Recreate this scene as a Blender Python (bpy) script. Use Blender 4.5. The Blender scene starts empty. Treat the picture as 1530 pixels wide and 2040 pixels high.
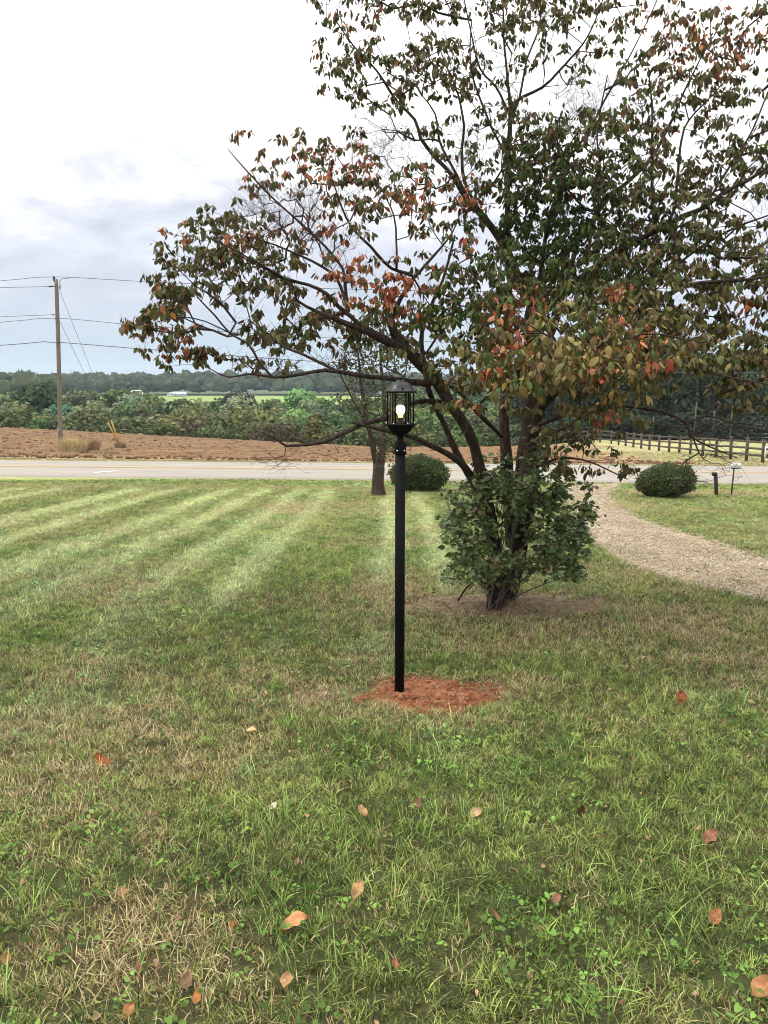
import bpy, math, random
import numpy as np
from mathutils import Vector, Matrix

random.seed(7)
RNG = np.random.default_rng(7)
scene = bpy.context.scene
COL = scene.collection
R = math.radians

# ------------------------------------------------------------------ camera
EYE, PITCH, F = 2.5, R(9.4), 1571.0
cam_d = bpy.data.cameras.new('camera')
cam = bpy.data.objects.new('camera', cam_d)
COL.objects.link(cam)
cam.location = (0, 0, EYE)
cam.rotation_euler = (R(90) - PITCH, 0, 0)
cam_d.sensor_fit = 'VERTICAL'
cam_d.sensor_height = 24.0
cam_d.lens = 24.0 * F / 2040.0
cam_d.clip_start = 0.05
cam_d.clip_end = 9000
scene.camera = cam
scene.render.resolution_x, scene.render.resolution_y = 768, 1024

# ------------------------------------------------------------------ exposure
scene.view_settings.view_transform = 'Standard'
scene.view_settings.look = 'None'
scene.view_settings.exposure = 0.57
scene.view_settings.gamma = 1.0
scene.view_settings.use_curve_mapping = False
scene.render.engine = 'CYCLES'
scene.cycles.max_bounces = 8
scene.cycles.diffuse_bounces = 3
scene.cycles.transparent_max_bounces = 12
scene.cycles.volume_bounces = 0
scene.cycles.use_denoising = True
scene.cycles.denoising_input_passes = 'RGB_ALBEDO_NORMAL'
scene.cycles.denoising_prefilter = 'ACCURATE'
scene.cycles.sample_clamp_indirect = 4.0
scene.cycles.filter_width = 1.0

# ------------------------------------------------------------------ sun + sky (overcast)
SUN_EL, SUN_AZ = 56, -95          # degrees; azimuth from +Y towards +X
sun_d = bpy.data.lights.new('sun', 'SUN')
sun_d.energy = 1.5
sun_d.angle = R(11)
sun_d.color = (1.0, 0.93, 0.82)
sun = bpy.data.objects.new('sun', sun_d)
COL.objects.link(sun)
sd = Vector((math.sin(R(SUN_AZ)) * math.cos(R(SUN_EL)), math.cos(R(SUN_AZ)) * math.cos(R(SUN_EL)), math.sin(R(SUN_EL))))
sun.rotation_euler = sd.to_track_quat('Z', 'Y').to_euler()
sun.location = (0, 0, 40)

world = bpy.data.worlds.new('World')
scene.world = world
world.use_nodes = True
NT = world.node_tree
NT.nodes.clear()


def nd(nt, typ, **kw):
    n = nt.nodes.new(typ)
    for k, v in kw.items():
        setattr(n, k, v)
    return n


def math_n(nt, op, a, b=None, clamp=False):
    n = nd(nt, 'ShaderNodeMath', operation=op, use_clamp=clamp)
    for i, v in enumerate((a, b)):
        if v is None:
            continue
        if isinstance(v, (int, float)):
            n.inputs[i].default_value = v
        else:
            nt.links.new(v, n.inputs[i])
    return n.outputs[0]


def ramp_n(nt, fac, stops, interp='LINEAR'):
    n = nd(nt, 'ShaderNodeValToRGB')
    cr = n.color_ramp
    cr.interpolation = interp
    while len(cr.elements) < len(stops):
        cr.elements.new(0.5)
    for e, (p, c) in zip(cr.elements, stops):
        e.position = p
        e.color = (*c, 1) if len(c) == 3 else c
    nt.links.new(fac, n.inputs[0])
    return n.outputs[0]


def mix_n(nt, fac, a, b, blend='MIX'):
    n = nd(nt, 'ShaderNodeMix', data_type='RGBA', blend_type=blend)
    for i, v in ((0, fac), (6, a), (7, b)):
        if isinstance(v, (int, float)):
            n.inputs[i].default_value = v
        elif isinstance(v, tuple):
            n.inputs[i].default_value = (*v, 1) if len(v) == 3 else v
        else:
            nt.links.new(v, n.inputs[i])
    return n.outputs[2]


def noise_n(nt, vec, scale, detail=4, rough=0.55, dist=0.0):
    n = nd(nt, 'ShaderNodeTexNoise')
    n.inputs['Scale'].default_value = scale
    n.inputs['Detail'].default_value = detail
    n.inputs['Roughness'].default_value = rough
    n.inputs['Distortion'].default_value = dist
    if vec is not None:
        nt.links.new(vec, n.inputs['Vector'])
    return n.outputs['Fac']


def build_sky():
    L = NT.links
    tc = nd(NT, 'ShaderNodeTexCoord')
    sep = nd(NT, 'ShaderNodeSeparateXYZ')
    L.new(tc.outputs['Generated'], sep.inputs[0])
    z = math_n(NT, 'MAXIMUM', sep.outputs[2], 0.0)
    den = math_n(NT, 'ADD', z, 0.34)
    comb = nd(NT, 'ShaderNodeCombineXYZ')
    L.new(math_n(NT, 'DIVIDE', sep.outputs[0], den), comb.inputs[0])
    L.new(math_n(NT, 'DIVIDE', sep.outputs[1], den), comb.inputs[1])
    n1 = noise_n(NT, comb.outputs[0], 2.6, 8, 0.62, 0.3)
    n2 = noise_n(NT, comb.outputs[0], 8.0, 6, 0.6, 0.2)
    nn = math_n(NT, 'ADD', math_n(NT, 'MULTIPLY', n1, 0.7), math_n(NT, 'MULTIPLY', n2, 0.3))
    nn = math_n(NT, 'SUBTRACT', nn, 0.5)
    # height above the horizon shifted by the cloud noise, so that the grey breaks up
    zz = math_n(NT, 'ADD', z, math_n(NT, 'MULTIPLY', nn, math_n(NT, 'MULTIPLY', math_n(NT, 'MINIMUM', z, 0.3), 2.3)))
    sc = 0.25
    base = ramp_n(NT, zz, [
        (0.0, (0.40 * sc, 0.475 * sc, 0.545 * sc)),
        (0.055, (0.415 * sc, 0.488 * sc, 0.56 * sc)),
        (0.10, (0.50 * sc, 0.525 * sc, 0.60 * sc)),
        (0.165, (0.60 * sc, 0.62 * sc, 0.69 * sc)),
        (0.22, (0.76 * sc, 0.765 * sc, 0.785 * sc)),
        (0.30, (1.1 * sc, 1.1 * sc, 1.1 * sc)),
        (0.6, (1.75 * sc, 1.74 * sc, 1.72 * sc)),
        (1.0, (2.5 * sc, 2.46 * sc, 2.4 * sc))])
    ns = math_n(NT, 'ADD', 1.0, math_n(NT, 'MULTIPLY', nn, math_n(NT, 'MULTIPLY', math_n(NT, 'SUBTRACT', z, 0.05), 7.0, True)))
    cl = nd(NT, 'ShaderNodeVectorMath', operation='SCALE')
    L.new(base, cl.inputs[0])
    L.new(math_n(NT, 'MULTIPLY', ns, 10.0 / sc), cl.inputs['Scale'])
    sky = nd(NT, 'ShaderNodeTexSky', sky_type='NISHITA')
    sky.sun_disc = False
    sky.sun_elevation = R(SUN_EL)
    sky.sun_rotation = R(SUN_AZ)
    bg = nd(NT, 'ShaderNodeBackground')
    bg.inputs['Strength'].default_value = 0.1
    L.new(mix_n(NT, 0.94, sky.outputs[0], cl.outputs[0]), bg.inputs[0])
    out = nd(NT, 'ShaderNodeOutputWorld')
    L.new(bg.outputs[0], out.inputs[0])


build_sky()

# ------------------------------------------------------------------ geometry helpers
CAMP = np.array([0, 0, EYE])


def ray(px, py):
    a, b = (px - 765.0) / F, (1020.0 - py) / F
    c, s = math.cos(PITCH), math.sin(PITCH)
    return np.array([a, c + b * s, -s + b * c])


def at(px, py, Y):
    r = ray(px, py)
    return CAMP + r * (Y / r[1])


def pxm(px, py, Y):
    """metres per photo pixel at a place on a ray"""
    r = ray(px, py)
    return (Y / r[1]) / F


def sstep(a, b, x):
    t = np.clip((x - a) / (b - a), 0, 1)
    return t * t * (3 - 2 * t)


def hash2(i, j, s):
    v = np.sin(i * 127.1 + j * 311.7 + s * 74.7) * 43758.5453
    return v - np.floor(v)


def vnoise(x, y, s=0):
    x, y = np.asarray(x, float), np.asarray(y, float)
    i, j = np.floor(x), np.floor(y)
    u, v = x - i, y - j
    u, v = u * u * (3 - 2 * u), v * v * (3 - 2 * v)
    return ((hash2(i, j, s) * (1 - u) + hash2(i + 1, j, s) * u) * (1 - v)
            + (hash2(i, j + 1, s) * (1 - u) + hash2(i + 1, j + 1, s) * u) * v)


def fbm(x, y, s=0, o=4):
    a, t, n = 1.0, 0.0, 0.0
    for k in range(o):
        n = n + a * vnoise(x, y, s + k * 13)
        t += a
        a *= 0.5
        x, y = x * 2.03 + 5.2, y * 2.03 + 1.7
    return n / t


TT = np.arange(-40, 2600, 0.25)


def prof(ts, zs):
    v = np.interp(TT, ts, zs)
    k = np.ones(5) / 5
    vp = np.pad(v, 2, mode='edge')
    return np.convolve(vp, k, 'valid')


NEAR_T = [-40, -10, 0, 2.5, 6, 9.2, 15, 26, 29.2, 30.8, 32.4, 33, 39.7, 40.3]
NEAR_Z = [1.8, 1.5, 0.86, 0.45, 0, -.2, -.55, -1.2, -1.38, -1.74, -1.63, -1.6, -1.6, -1.63]
FAR_T = [140, 165, 250, 400, 560, 2600]
FAR_Z = [-11, -10, -5.0, -6.3, -6.6, -9]
PL = prof(NEAR_T + [48, 60, 75, 84, 110] + FAR_T, NEAR_Z + [-1.42, -1.6, -2.1, -2.9, -9] + FAR_Z)
PM = prof(NEAR_T + [55, 75, 84, 110] + FAR_T, NEAR_Z + [-2.55, -3.72, -4.7, -9.5] + FAR_Z)
PR = prof(NEAR_T + [50, 75, 100, 112] + FAR_T, NEAR_Z + [-2.45, -3.75, -4.6, -6] + FAR_Z)


def roadt(x, y):
    return y + 0.079 * x * sstep(12, 28, y)


def H(x, y):
    x, y = np.asarray(x, float), np.asarray(y, float)
    t = roadt(x, y)
    l, m, r = np.interp(t, TT, PL), np.interp(t, TT, PM), np.interp(t, TT, PR)
    sc = np.maximum(1.0, t / 75.0)
    a = np.clip((x / sc + 1) / -35.0, 0, 1)
    b = np.clip((x / sc + 1) / 21.0, 0, 1)
    z = m + (l - m) * a + (r - m) * b
    return z + 0.03 * (fbm(x * .35, y * .35, 3, 2) - .5) * sstep(0, 4, y) * (1 - sstep(28, 31, y))


def gp(px, py):
    """the point of the ground seen at a photo pixel"""
    r = ray(px, py)
    ys = np.concatenate([np.arange(1.2, 60, 0.02), np.arange(60, 300, .2)])
    k = ys / r[1]
    z = EYE + k * r[2]
    h = H(k * r[0], ys)
    i = int(np.argmax(z < h))
    return np.array([k[i] * r[0], ys[i], h[i]])


def pip(x, y, poly):
    inside = np.zeros(np.shape(x), bool)
    n = len(poly)
    for i in range(n):
        x1, y1 = poly[i][:2]
        x2, y2 = poly[(i + 1) % n][:2]
        c = (y1 > y) != (y2 > y)
        with np.errstate(divide='ignore', invalid='ignore'):
            xi = (x2 - x1) * (y - y1) / (y2 - y1 + 1e-12) + x1
        inside ^= c & (x < xi)
    return inside


def tag(o, label=None, cat=None, group=None, kind=None):
    if label: o['label'] = label
    if cat: o['category'] = cat
    if group: o['group'] = group
    if kind: o['kind'] = kind
    return o


def link(name, data, parent=None):
    o = bpy.data.objects.new(name, data)
    COL.objects.link(o)
    if parent is not None:
        o.parent = parent
        o.matrix_parent_inverse = Matrix.Translation(parent.location).inverted()
    return o


def empty(name, loc, label, cat, group=None):
    o = bpy.data.objects.new(name, None)
    COL.objects.link(o)
    o.location = loc
    o.empty_display_size = 0.2
    return tag(o, label, cat, group)


def mesh_np(name, V, faces, mat, cols=None, smooth=False, attrs=None):
    """faces: list of arrays, each (n,k)"""
    me = bpy.data.meshes.new(name)
    V = np.asarray(V, np.float32)
    if isinstance(faces, np.ndarray):
        faces = [faces]
    faces = [np.asarray(f, np.int32) for f in faces if len(f)]
    loops = np.concatenate([f.ravel() for f in faces])
    tot = np.concatenate([np.full(len(f), f.shape[1], np.int32) for f in faces])
    start = np.concatenate([[0], np.cumsum(tot)[:-1]]).astype(np.int32)
    me.vertices.add(len(V))
    me.vertices.foreach_set('co', V.ravel())
    me.loops.add(len(loops))
    me.loops.foreach_set('vertex_index', loops)
    me.polygons.add(len(tot))
    me.polygons.foreach_set('loop_start', start)
    me.polygons.foreach_set('loop_total', tot)
    if smooth:
        me.polygons.foreach_set('use_smooth', np.ones(len(tot), bool))
    if cols is not None:
        a = me.color_attributes.new('Col', 'FLOAT_COLOR', 'POINT')
        c = np.ones((len(V), 4), np.float32)
        c[:, :3] = cols
        a.data.foreach_set('color', c.ravel())
    for k, v in (attrs or {}).items():
        a = me.attributes.new(k, 'FLOAT', 'POINT')
        a.data.foreach_set('value', np.asarray(v, np.float32))
    me.update(calc_edges=True)
    if mat is not None:
        me.materials.append(mat)
    return me


class MB:
    """collects shapes for one mesh"""

    def __init__(s):
        s.v, s.f, s.n = [], {}, 0

    def add(s, V, F):
        V = np.asarray(V, float)
        s.v.append(V)
        for f in F:
            s.f.setdefault(len(f), []).append([i + s.n for i in f])
        s.n += len(V)
        return s

    def box(s, c, d, rot=None):
        x, y, z = np.array(d) / 2.0
        V = np.array([[-x, -y, -z], [x, -y, -z], [x, y, -z], [-x, y, -z], [-x, -y, z], [x, -y, z], [x, y, z], [-x, y, z]])
        if rot is not None:
            V = V @ np.array(rot.to_matrix()).T if hasattr(rot, 'to_matrix') else V @ np.array(rot).T
        return s.add(V + np.array(c), [(3, 2, 1, 0), (4, 5, 6, 7), (0, 1, 5, 4), (1, 2, 6, 5), (2, 3, 7, 6), (3, 0, 4, 7)])

    def bar(s, a, b, w, h):
        """a box-section bar from a to b, w across and h high"""
        a, b = np.array(a, float), np.array(b, float)
        d = (b - a) / np.linalg.norm(b - a)
        u = np.cross(d, [0, 0, 1.0])
        if np.linalg.norm(u) < 1e-4: u = np.array([1.0, 0, 0])
        u /= np.linalg.norm(u)
        v = np.cross(u, d)
        V = [p + su * u * w / 2 + sv * v * h / 2 for p in (a, b) for su, sv in ((-1, -1), (1, -1), (1, 1), (-1, 1))]
        return s.add(V, [(0, 1, 2, 3), (7, 6, 5, 4), (0, 4, 5, 1), (1, 5, 6, 2), (2, 6, 7, 3), (3, 7, 4, 0)])

    def tube(s, P, rad, k=8, cap=True, wob=0.0, seed=0):
        P = np.asarray(P, float)
        n = len(P)
        rad = np.broadcast_to(np.asarray(rad, float), (n,))
        T = np.gradient(P, axis=0)
        T /= np.linalg.norm(T, axis=1)[:, None] + 1e-9
        ref = np.array([0.31, 0.95, 0.05]) if abs(T[0] @ np.array([0.31, 0.95, 0.05])) < .9 else np.array([1.0, 0, 0])
        u = ref - T[0] * (ref @ T[0])
        u /= np.linalg.norm(u)
        ang = np.arange(k) * 2 * math.pi / k
        V = []
        for i in range(n):
            u = u - T[i] * (u @ T[i])
            u /= np.linalg.norm(u) + 1e-9
            w = np.cross(T[i], u)
            rr = rad[i] * np.ones(k)
            if wob:
                rr = rr * (1 + wob * (vnoise(np.cos(ang) * 1.6 + 3 + seed, np.sin(ang) * 1.6 + i * .55, seed) - .5) * 2)
            V.append(P[i] + (np.cos(ang) * rr)[:, None] * u + (np.sin(ang) * rr)[:, None] * w)
        V = np.concatenate(V)
        Fc = [(i * k + j, i * k + (j + 1) % k, (i + 1) * k + (j + 1) % k, (i + 1) * k + j) for i in range(n - 1) for j in range(k)]
        if cap and k >= 3:
            Fc += [tuple(range(k))[::-1], tuple((n - 1) * k + j for j in range(k))]
        return s.add(V, Fc)

    def lathe(s, prof_, c=(0, 0, 0), k=32, cap=True):
        ang = np.arange(k) * 2 * math.pi / k
        V = np.concatenate([np.stack([r * np.cos(ang), r * np.sin(ang), np.full(k, z)], 1) for r, z in prof_]) + np.array(c)
        n = len(prof_)
        Fc = [(i * k + j, i * k + (j + 1) % k, (i + 1) * k + (j + 1) % k, (i + 1) * k + j) for i in range(n - 1) for j in range(k)]
        if cap:
            Fc += [tuple(range(k))[::-1], tuple((n - 1) * k + j for j in range(k))]
        return s.add(V, Fc)

    def mesh(s, name, mat, smooth=False, cols=None):
        return mesh_np(name, np.concatenate(s.v), [np.array(f) for f in s.f.values()], mat, cols, smooth)

    def build(s, name, mat, parent=None, smooth=False):
        return link(name, s.mesh(name, mat, smooth), parent)


def resample(P, step):
    P = np.asarray(P, float)
    # Catmull-Rom through the points
    Q = [P[0]]
    n = len(P)
    for i in range(n - 1):
        p0, p1, p2, p3 = P[max(i - 1, 0)], P[i], P[i + 1], P[min(i + 2, n - 1)]
        m = max(1, int(np.linalg.norm((p2 - p1)[:3]) / step))
        for j in range(1, m + 1):
            t = j / m
            Q.append(0.5 * ((2 * p1) + (-p0 + p2) * t + (2 * p0 - 5 * p1 + 4 * p2 - p3) * t * t + (-p0 + 3 * p1 - 3 * p2 + p3) * t ** 3))
    return np.array(Q)


# ------------------------------------------------------------------ materials
def new_mat(name):
    m = bpy.data.materials.new(name)
    m.use_nodes = True
    nt = m.node_tree
    b = nt.nodes['Principled BSDF']
    return m, nt, b


def obj_coord(nt):
    return nd(nt, 'ShaderNodeTexCoord').outputs['Object']


def bump_n(nt, b, h, strength=0.5, dist=0.02):
    n = nd(nt, 'ShaderNodeBump')
    n.inputs['Strength'].default_value = strength
    n.inputs['Distance'].default_value = dist
    nt.links.new(h, n.inputs['Height'])
    nt.links.new(n.outputs[0], b.inputs['Normal'])


def mat_noise(name, c1, c2, scale, rough=0.8, spec=0.3, bump=0.3, bdist=0.02, detail=5, c3=None, stretch=None):
    m, nt, b = new_mat(name)
    v = obj_coord(nt)
    if stretch:
        mp = nd(nt, 'ShaderNodeMapping')
        mp.inputs['Scale'].default_value = stretch
        nt.links.new(v, mp.inputs[0])
        v = mp.outputs[0]
    f = noise_n(nt, v, scale, detail, 0.65)
    stops = [(0.32, c1), (0.68, c2)] if c3 is None else [(0.3, c1), (0.52, c2), (0.74, c3)]
    nt.links.new(ramp_n(nt, f, stops), b.inputs['Base Color'])
    b.inputs['Roughness'].default_value = rough
    b.inputs['Specular IOR Level'].default_value = spec
    if bump:
        bump_n(nt, b, noise_n(nt, v, scale * 2.5, 5, .7), bump, bdist)
    return m


def mat_leaf(name, source='Col', trans=0.3, rough=0.5, spec=0.35):
    """leaf: colour from the mesh ('Col') or from the object; veins and specks by noise"""
    m, nt, b = new_mat(name)
    if source == 'OBJ':
        c = nd(nt, 'ShaderNodeObjectInfo').outputs['Color']
        a2 = nd(nt, 'ShaderNodeAttribute', attribute_name='Col')
        c = mix_n(nt, 1.0, c, a2.outputs['Color'], 'MULTIPLY')
    else:
        c = nd(nt, 'ShaderNodeAttribute', attribute_name='Col').outputs['Color']
    f = noise_n(nt, obj_coord(nt), 28, 3, .6)
    c = mix_n(nt, 1.0, c, ramp_n(nt, f, [(.3, (.72, .72, .72)), (.7, (1.25, 1.2, 1.15))]), 'MULTIPLY')
    nt.links.new(c, b.inputs['Base Color'])
    b.inputs['Roughness'].default_value = rough
    b.inputs['Specular IOR Level'].default_value = spec
    t = nd(nt, 'ShaderNodeBsdfTranslucent')
    nt.links.new(c, t.inputs[0])
    mx = nd(nt, 'ShaderNodeMixShader')
    mx.inputs[0].default_value = trans
    nt.links.new(b.outputs[0], mx.inputs[1])
    nt.links.new(t.outputs[0], mx.inputs[2])
    nt.links.new(mx.outputs[0], nt.nodes['Material Output'].inputs[0])
    return m


def mat_vcol(name, rough=0.9, spec=0.2, bscale=20, bump=0.4, bdist=0.03, mod=(0.75, 1.25), mscale=9):
    m, nt, b = new_mat(name)
    v = obj_coord(nt)
    c = nd(nt, 'ShaderNodeAttribute', attribute_name='Col').outputs['Color']
    f = noise_n(nt, v, mscale, 6, .7)
    c = mix_n(nt, 1.0, c, ramp_n(nt, f, [(.3, (mod[0],) * 3), (.7, (mod[1],) * 3)]), 'MULTIPLY')
    nt.links.new(c, b.inputs['Base Color'])
    b.inputs['Roughness'].default_value = rough
    b.inputs['Specular IOR Level'].default_value = spec
    if bump:
        bump_n(nt, b, noise_n(nt, v, bscale, 6, .7), bump, bdist)
    return m


def mat_flat(name, c, rough=0.6, spec=0.4, metal=0.0):
    m, nt, b = new_mat(name)
    f = noise_n(nt, obj_coord(nt), 6, 5, .65)
    nt.links.new(ramp_n(nt, f, [(.3, tuple(x * .82 for x in c)), (.7, tuple(min(1, x * 1.12) for x in c))]), b.inputs['Base Color'])
    b.inputs['Roughness'].default_value = rough
    b.inputs['Specular IOR Level'].default_value = spec
    b.inputs['Metallic'].default_value = metal
    return m


M_GROUND = mat_vcol('turf', bscale=30, bump=.6, bdist=.03, mod=(.7, 1.3), mscale=7)
M_FIELD = mat_vcol('ploughed_clay', bscale=3.2, bump=.9, bdist=.12, mod=(.62, 1.35), mscale=2.2)
M_CLAY = mat_noise('red_clay', (.13, .05, .025), (.28, .115, .056), 14, .95, .1, 1.0, .04, 7, (.43, .2, .1))
M_SOIL = mat_noise('bare_soil', (.105, .075, .045), (.17, .125, .08), 9, .95, .1, .9, .04, 7, (.27, .215, .15))
M_GRAVEL = mat_noise('gravel_bed', (.18, .13, .082), (.34, .27, .18), 26, .95, .1, 1.0, .03, 9, (.5, .44, .33))
M_ROAD = mat_noise('asphalt', (.19, .172, .15), (.24, .22, .19), 1.6, .9, .25, .3, .01, 8, (.28, .255, .222), (.25, 2.5, 1))
M_YELLOW = mat_noise('yellow_road_paint', (.48, .33, .12), (.55, .40, .2), 3, .8, .2, 0)
M_WHITEP = mat_noise('white_road_paint', (.6, .59, .55), (.75, .74, .7), 5, .8, .2, 0)
M_BARK = mat_noise('dogwood_bark', (.018, .012, .009), (.055, .038, .028), 22, .95, .15, 1.0, .02, 6, (.1, .078, .06), (1, 1, .35))
M_TWIG = mat_noise('twig_bark', (.035, .024, .02), (.07, .05, .042), 9, .9, .15, 0)
M_DEAD = mat_noise('dead_bark', (.06, .045, .038), (.13, .105, .09), 9, .9, .15, 0)
M_LEAF = mat_leaf('dogwood_leaf', 'Col', .22, .5, .16)
M_LEAF1 = mat_leaf('dogwood_leaf_single', 'OBJ', .22, .5, .16)
M_SHRUB = mat_leaf('shrub_leaf', 'Col', .2, .4, .45)
M_SHRUB1 = mat_leaf('shrub_leaf_single', 'OBJ', .2, .4, .45)
M_CROWN = mat_leaf('far_foliage', 'OBJ', .2, .7, .15)
M_FARW = mat_leaf('distant_wood', 'Col', .1, .8, .1)
M_TRUNKF = mat_noise('far_trunk', (.05, .04, .03), (.1, .08, .06), 3, .9, .1, 0)
M_BOX = mat_leaf('clipped_bush', 'Col', .15, .55, .3)
M_WOOD = mat_noise('weathered_rail', (.035, .029, .023), (.085, .07, .055), 6, .85, .2, .4, .01, 5, (.14, .12, .1), (1, 1, 1))
M_POLE = mat_noise('pole_wood', (.09, .075, .06), (.16, .135, .11), 5, .85, .2, .4, .01, 5, (.2, .19, .15), (3, 3, .25))
M_BLACK = mat_flat('black_powder_coat', (.005, .005, .0055), .6, .06)
M_CAP = mat_flat('dark_grey_cast_metal', (.011, .0115, .013), .36, .24)
M_STEEL = mat_flat('bright_screw', (.7, .7, .7), .3, .5, 1.0)
M_WIRE = mat_flat('wire', (.07, .075, .08), .6, .3)
M_INSUL = mat_flat('insulator', (.06, .045, .05), .35, .5)
M_GUARD = mat_flat('yellow_guard', (.42, .26, .06), .5, .4)
M_WHITE = mat_flat('white_paint', (.72, .73, .7), .5, .4)
M_SIGNW = mat_flat('white_sign', (.75, .76, .72), .5, .4)
M_DARK = mat_flat('dark_metal', (.02, .017, .015), .7, .3)
M_GREY = mat_flat('grey_mark', (.3, .31, .3), .7, .3)
M_ROOF = mat_flat('grey_roof', (.35, .37, .4), .7, .3)
M_SIDE = mat_flat('white_siding', (.72, .73, .74), .7, .3)
M_DRY = mat_leaf('dry_leaf', 'OBJ', .1, .8, .15)
M_STRAW = mat_leaf('straw', 'Col', .15, .8, .15)

# ------------------------------------------------------------------ places taken from the photograph
LAMP = gp(795.5, 1384)
TREE = gp(1000, 1206)
DR_L = [(1118, 964), (1134, 990), (1150, 1030), (1185, 1082), (1245, 1120), (1330, 1152), (1430, 1178), (1530, 1200), (1750, 1240), (2300, 1310)]
DR_R = [(1238, 964), (1212, 985), (1226, 1005), (1275, 1033), (1350, 1060), (1430, 1083), (1530, 1113), (1750, 1160), (2300, 1240)]
drl = resample([gp(*p)[:2] for p in DR_L], .25)
drr = resample([gp(*p)[:2] for p in DR_R], .25)


def arc_resample(P, n):
    d = np.concatenate([[0], np.cumsum(np.linalg.norm(np.diff(P, axis=0), axis=1))])
    s = np.linspace(0, d[-1], n)
    return np.stack([np.interp(s, d, P[:, k]) for k in range(P.shape[1])], 1)


NDR = 150
drl, drr = arc_resample(drl, NDR), arc_resample(drr, NDR)
DRPOLY = np.concatenate([drl, drr[::-1]])


def field_edge(t):
    return 15.0 + (t - 43) * .17


def field_mask(x, y):
    t = roadt(x, y)
    n = (fbm(x * .5, y * .5, 21, 3) - .5)
    m = (t > 41.5 + n * 1.2) & (t < 92)
    return m & (x < field_edge(t) + n * 7)


# ------------------------------------------------------------------ lawn colour and state
def blob(x, y, px, py, rx, ry):
    c = gp(px, py)
    return np.exp(-(((x - c[0]) / rx) ** 2 + ((y - c[1]) / ry) ** 2))


DRY_BLOBS = [(640, 1390, .75, .6, .5), (1000, 1360, .7, .5, .3), (150, 1480, .9, .5, .35), (180, 1310, .8, .5, .3), (330, 1820, .4, .3, .3),
             (200, 1900, .5, .4, .3), (740, 1185, 1.5, 1.2, .5), (640, 1010, 2.6, 1.6, .4), (1200, 1290, 1.6, 1.2, .25), (300, 1170, 1.3, 1.2, .3), (900, 1240, 2.0, 1.0, .35),
             (1250, 1160, 1.2, 1.5, .35), (1400, 1240, 1.5, 1.0, .3), (1450, 1330, 1.0, .8, .2), (120, 1640, .5, .4, .3), (850, 1440, .7, .3, .45), (450, 1690, .4, .3, .2),
             (1450, 985, 6, 1.5, .3), (1230, 1010, 1.2, 2.5, .4), (1350, 1080, .8, 1.6, .3), (640, 1530, .5, .35, .2), (1250, 1660, .5, .4, .15), (780, 1330, .9, .7, .2)]
GREEN_BLOBS = [(760, 1560, .6, .4, .3), (1100, 1640, .5, .5, .4), (1450, 1850, .5, .5, .5), (900, 1330, 1.0, .5, .2), (600, 1130, 1.8, 1.6, .35), (250, 1240, 1.8, 1.0, .4),
               (480, 1620, .5, .4, .3), (1450, 1560, .8, .6, .3), (1100, 1330, .8, .5, .3), (1350, 1380, .9, .6, .35), (500, 1080, 3, 1.5, .2), (100, 1760, .3, .25, .3)]
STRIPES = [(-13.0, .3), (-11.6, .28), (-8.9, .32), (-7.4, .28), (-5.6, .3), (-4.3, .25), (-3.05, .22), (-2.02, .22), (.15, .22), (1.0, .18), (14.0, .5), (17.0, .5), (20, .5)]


def stripe_sheen(x, y):  # mowing stripes: sheen of the bent blades, painted as paler colour
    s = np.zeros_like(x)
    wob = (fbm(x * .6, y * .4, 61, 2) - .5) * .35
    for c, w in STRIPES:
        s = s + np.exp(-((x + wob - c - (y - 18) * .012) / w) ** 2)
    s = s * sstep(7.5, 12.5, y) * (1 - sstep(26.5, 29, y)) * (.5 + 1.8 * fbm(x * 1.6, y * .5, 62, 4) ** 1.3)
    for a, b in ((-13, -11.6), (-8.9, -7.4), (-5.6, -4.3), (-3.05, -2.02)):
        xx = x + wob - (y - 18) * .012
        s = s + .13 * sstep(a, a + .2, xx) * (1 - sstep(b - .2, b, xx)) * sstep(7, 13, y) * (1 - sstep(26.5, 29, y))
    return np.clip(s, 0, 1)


def lawn(x, y):
    """dryness 0..1, green tint (n,3), clover 0..1"""
    x, y = np.asarray(x, float), np.asarray(y, float)
    dry = .25 + .7 * (fbm(x * .8, y * .8, 31, 4) - .5) + 1.0 * (fbm(x * 3.4, y * 3.4, 35, 3) - .5)
    for px, py, rx, ry, a in DRY_BLOBS:
        dry = dry + a * blob(x, y, px, py, rx, ry)
    for px, py, rx, ry, a in GREEN_BLOBS:
        dry = dry - a * blob(x, y, px, py, rx, ry)
    st = stripe_sheen(x, y)
    t = roadt(x, y)
    dry = dry + .38 * sstep(26.5, 28.5, t) * (1 - sstep(29.0, 29.8, t))
    dry = dry - .25 * sstep(29.4, 30, t) * (1 - sstep(32, 33, t))
    dry = dry + .10 * (1 - sstep(4, 9, y)) * sstep(1.5, -1.5, x)
    dry = np.clip(dry, .03, .92)
    v = fbm(x * 1.7, y * 1.7, 41, 3)[:, None]
    g = np.array([.098, .148, .028]) * (1 - v) + np.array([.24, .285, .082]) * v
    h = fbm(x * .45, y * .45, 43, 3)[:, None]
    g = g * (.78 + .44 * h)
    pl = (.55 * sstep(.5, .72, .6 * fbm(x * .7 + 4, y * .35, 45, 3) + .4 * fbm(x * 3 + 4, y * 1.6, 46, 2)))[:, None]
    g = g * (1 - pl) + np.array([.29, .36, .17]) * pl
    cl = sstep(.46, .66, .6 * fbm(x * 1.1 + 9, y * 1.1, 47, 3) + .4 * fbm(x * 4.3, y * 4.3, 48, 2)) * (1 - dry)
    g = g * (1 - .35 * cl[:, None]) + np.array([.1, .19, .035]) * .35 * cl[:, None]
    g = g * (1 - st[:, None]) + np.array([.40, .45, .2]) * st[:, None]  # mowing sheen mixed into the grass colour
    return dry, g, cl


STRAW = np.array([.36, .29, .165])


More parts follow.
